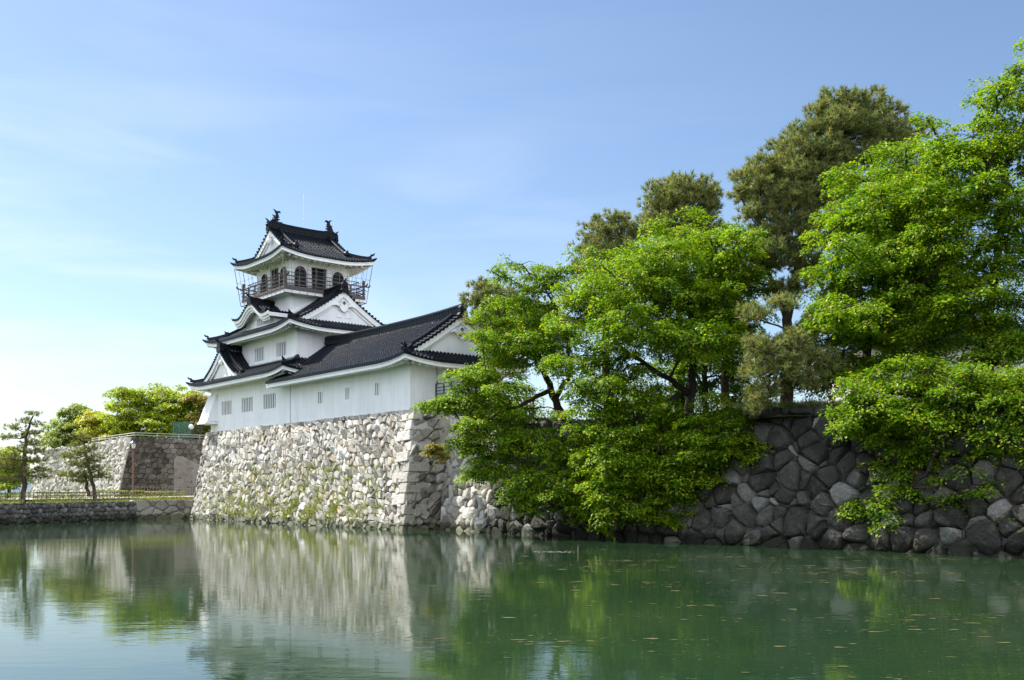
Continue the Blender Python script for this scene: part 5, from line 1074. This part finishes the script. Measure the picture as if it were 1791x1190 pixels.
# clipped hedges along the path
for i, (px0, px1, Y, top, lb_) in enumerate([(-8, 30, 73.5, 864, 'low clipped hedge at the left edge behind the bank fence'), (62, 160, 78.5, 862, 'long dark based clipped hedge between the two garden pines'), (168, 250, 83.0, 859, 'bright yellow topped hedge right of the twin stemmed pine'), (254, 322, 86.5, 860.5, 'low hedge nearest the castle base')]):
    g = np.random.default_rng(500+i); a_, c_ = at(px0, top, Y), at(px1, top, Y+1.5); zg = 1.5; h_ = max(.5, a_[2]-zg); n = int(5200*np.linalg.norm(c_-a_)/8); u_ = g.random(n); 
    th_ = g.uniform(0, pi, n); P_ = a_[None]+(c_-a_)[None]*u_[:, None]; dx = np.cos(th_)*.62; P_[:, 1] += dx; P_[:, 2] = zg+np.minimum(h_, h_*1.35*np.sin(th_)+g.normal(0, .03, n))*np.where(np.abs(np.cos(th_)) > .6, g.random(n), 1)
    Nn = unit(np.stack([g.normal(0,.5,n), dx*2+g.normal(0,.4,n), np.sin(th_)+g.normal(0,.4,n)], 1)); T_ = unit(g.normal(0, 1, (n, 3))); l_ = g.uniform(.07, .12, n)
    v, f = leaf_quads(P_, T_, Nn, l_, l_*.6); o = np_mesh('hedge', v, f, M['hedge'], origin=(a_+c_)/2*[1,1,0]+[0,0,zg]); tag(o, lb_, 'hedge', 'clipped hedges along the bank path')

# weeds rooted between the stones of the castle base
def blades(pts, nrm, n, ln, g, wd=.02, spread=.7):
    m_ = len(pts); T_ = unit(np.asarray(nrm)[None, None]*.55+np.array([0,0,.75])+g.normal(0, spread*.6, (m_, n, 3))).reshape(-1, 3); P_ = np.repeat(pts[:, None], n, 1).reshape(-1, 3)+g.normal(0, .05, (m_*n, 3))
    l_ = ln*g.uniform(.5, 1.3, m_*n); return leaf_quads(P_, T_, unit(g.normal(0, 1, T_.shape)+[0,-.3,.4]), l_, np.full(m_*n, wd)*g.uniform(.7,1.5,m_*n))
g = np.random.default_rng(77); pts = []
while len(pts) < 950:
    a_, t_ = g.uniform(-.5, 28), .09+g.random()**1.1*.5; dn = .10+.9*np.exp(-((a_-9)/5)**2)*(.5+.5*sin(a_*2.1+t_*9))+.3*np.exp(-((a_-20)/5)**2)
    if g.random() > dn*(1-t_*.9) : continue
    pts.append(Q(a_, -2.35+2.05*t_+.3*4*t_*(1-t_), bot+(ZB-bot)*t_))
v, f = blades(np.array(pts), -V, 20, .32, g, .028); tag(np_mesh('weeds', v, f, M['weed'], origin=Q(10,-2,0)), kind='stuff')
pts = [B0+V*g.uniform(0, 6)+[-.3+g.normal(0,.15), .5+g.normal(0,.2), 1.55] for _ in range(160)]+[np.array([-30.9-.31*s_+g.normal(0,.25), 80-s_+g.normal(0,.3), 1.43]) for s_ in g.uniform(0, 40, 420)]
v, f = blades(np.array(pts), np.array([0,0,1.]), 14, .2, g, .02); tag(np_mesh('bank_grass', v, f, M['weed'], origin=(-30,80,1.4)), kind='stuff')
p = at(1425, 722, 42.6); pts = np.array([p*[1,1,0]+[g.normal(0,1.6), g.normal(0,.7), 5.75] for _ in range(420)]); v, f = blades(pts, np.array([0,-.2,.6]), 16, .3, g, .02); tag(np_mesh('mound_grass', v, f, M['weed'], origin=p), kind='stuff')
# a dry bush rooted in the corner of the base
c = at(768, 795, 56.2)
broad_tree('wall_shrub', 'yellowish shrub growing out of the stones right of the castle base corner', 'shrub', c, [([c+[0,.6,-.3], c+[0,.2,.0], c], .04, .02)], [(c, (.55,.4,.35), 1), (c+[-.3,0,.35], (.4,.3,.3), 1)], M['leaf_ochre'], ll=.13, nl=26, dens=14, sl=(.3,.5), seed=306)

# ---- on the water
g = np.random.default_rng(91); V_, F_ = [], []; nv = 0; cnt = 0
clus = [(g.uniform(-1, 13), g.uniform(11, 34)) for _ in range(60)]
for k in range(3600):
    if g.random() < .75: cx_, cy_ = clus[g.integers(60)]; x, y = cx_+g.normal(0, 1.3), cy_+g.normal(0, .28)
    else: x, y = g.uniform(-9, 16), g.uniform(10.5, 40)
    if x > .58*y or x < -.1*y-1: continue
    r_ = min(.075, .009*(1+g.pareto(2.0)))*(y/22)**.5; n = 7
    an = np.linspace(0, 2*pi, n, endpoint=False)+g.random(); rr = r_*g.uniform(.45, 1.2, n); v = np.stack([x+rr*np.cos(an)*2.2, y+rr*np.sin(an), np.full(n, .006)], 1); V_.append(v); F_.append(tuple(range(nv, nv+n))); nv += n
tag(np_mesh('floating_algae', np.concatenate(V_), F_, M['algae'], origin=(4,20,0)), kind='stuff')
p = at(1011, 968, 2.2*F/107.0)
ms = thing('marker_stake', (p[0], p[1], 0), 'thin stake with a dark cap standing in the water', 'stake')
b = MB(); b.tube([(p[0],p[1],-.4), (p[0],p[1],.24)], .022, 7); b.build('stake', M['bamboo'], ms)
b = MB(); b.tube([(p[0],p[1],.241), (p[0],p[1],.30)], .034, 8); b.build('cap', M['metal'], ms)
V_, F_ = [], []; nv = 0  # white flecks standing in for a bright line of rippled water
for k in range(110):
    s_ = g.random(); q = at(935+70*s_, 966+3*s_, 2.2*F/105.0*(1+g.normal(0,.008))); n = 5; an = np.linspace(0, 2*pi, n, endpoint=False); r_ = g.uniform(.006, .018)
    V_.append(np.stack([q[0]+g.normal(0,.05)+r_*2*np.cos(an), q[1]+r_*np.sin(an), np.full(n, .012)], 1)); F_.append(tuple(range(nv, nv+n))); nv += n
tag(np_mesh('ripple_streak', np.concatenate(V_), F_, M['ripple_white'], origin=(1.5,36,0)), kind='stuff')
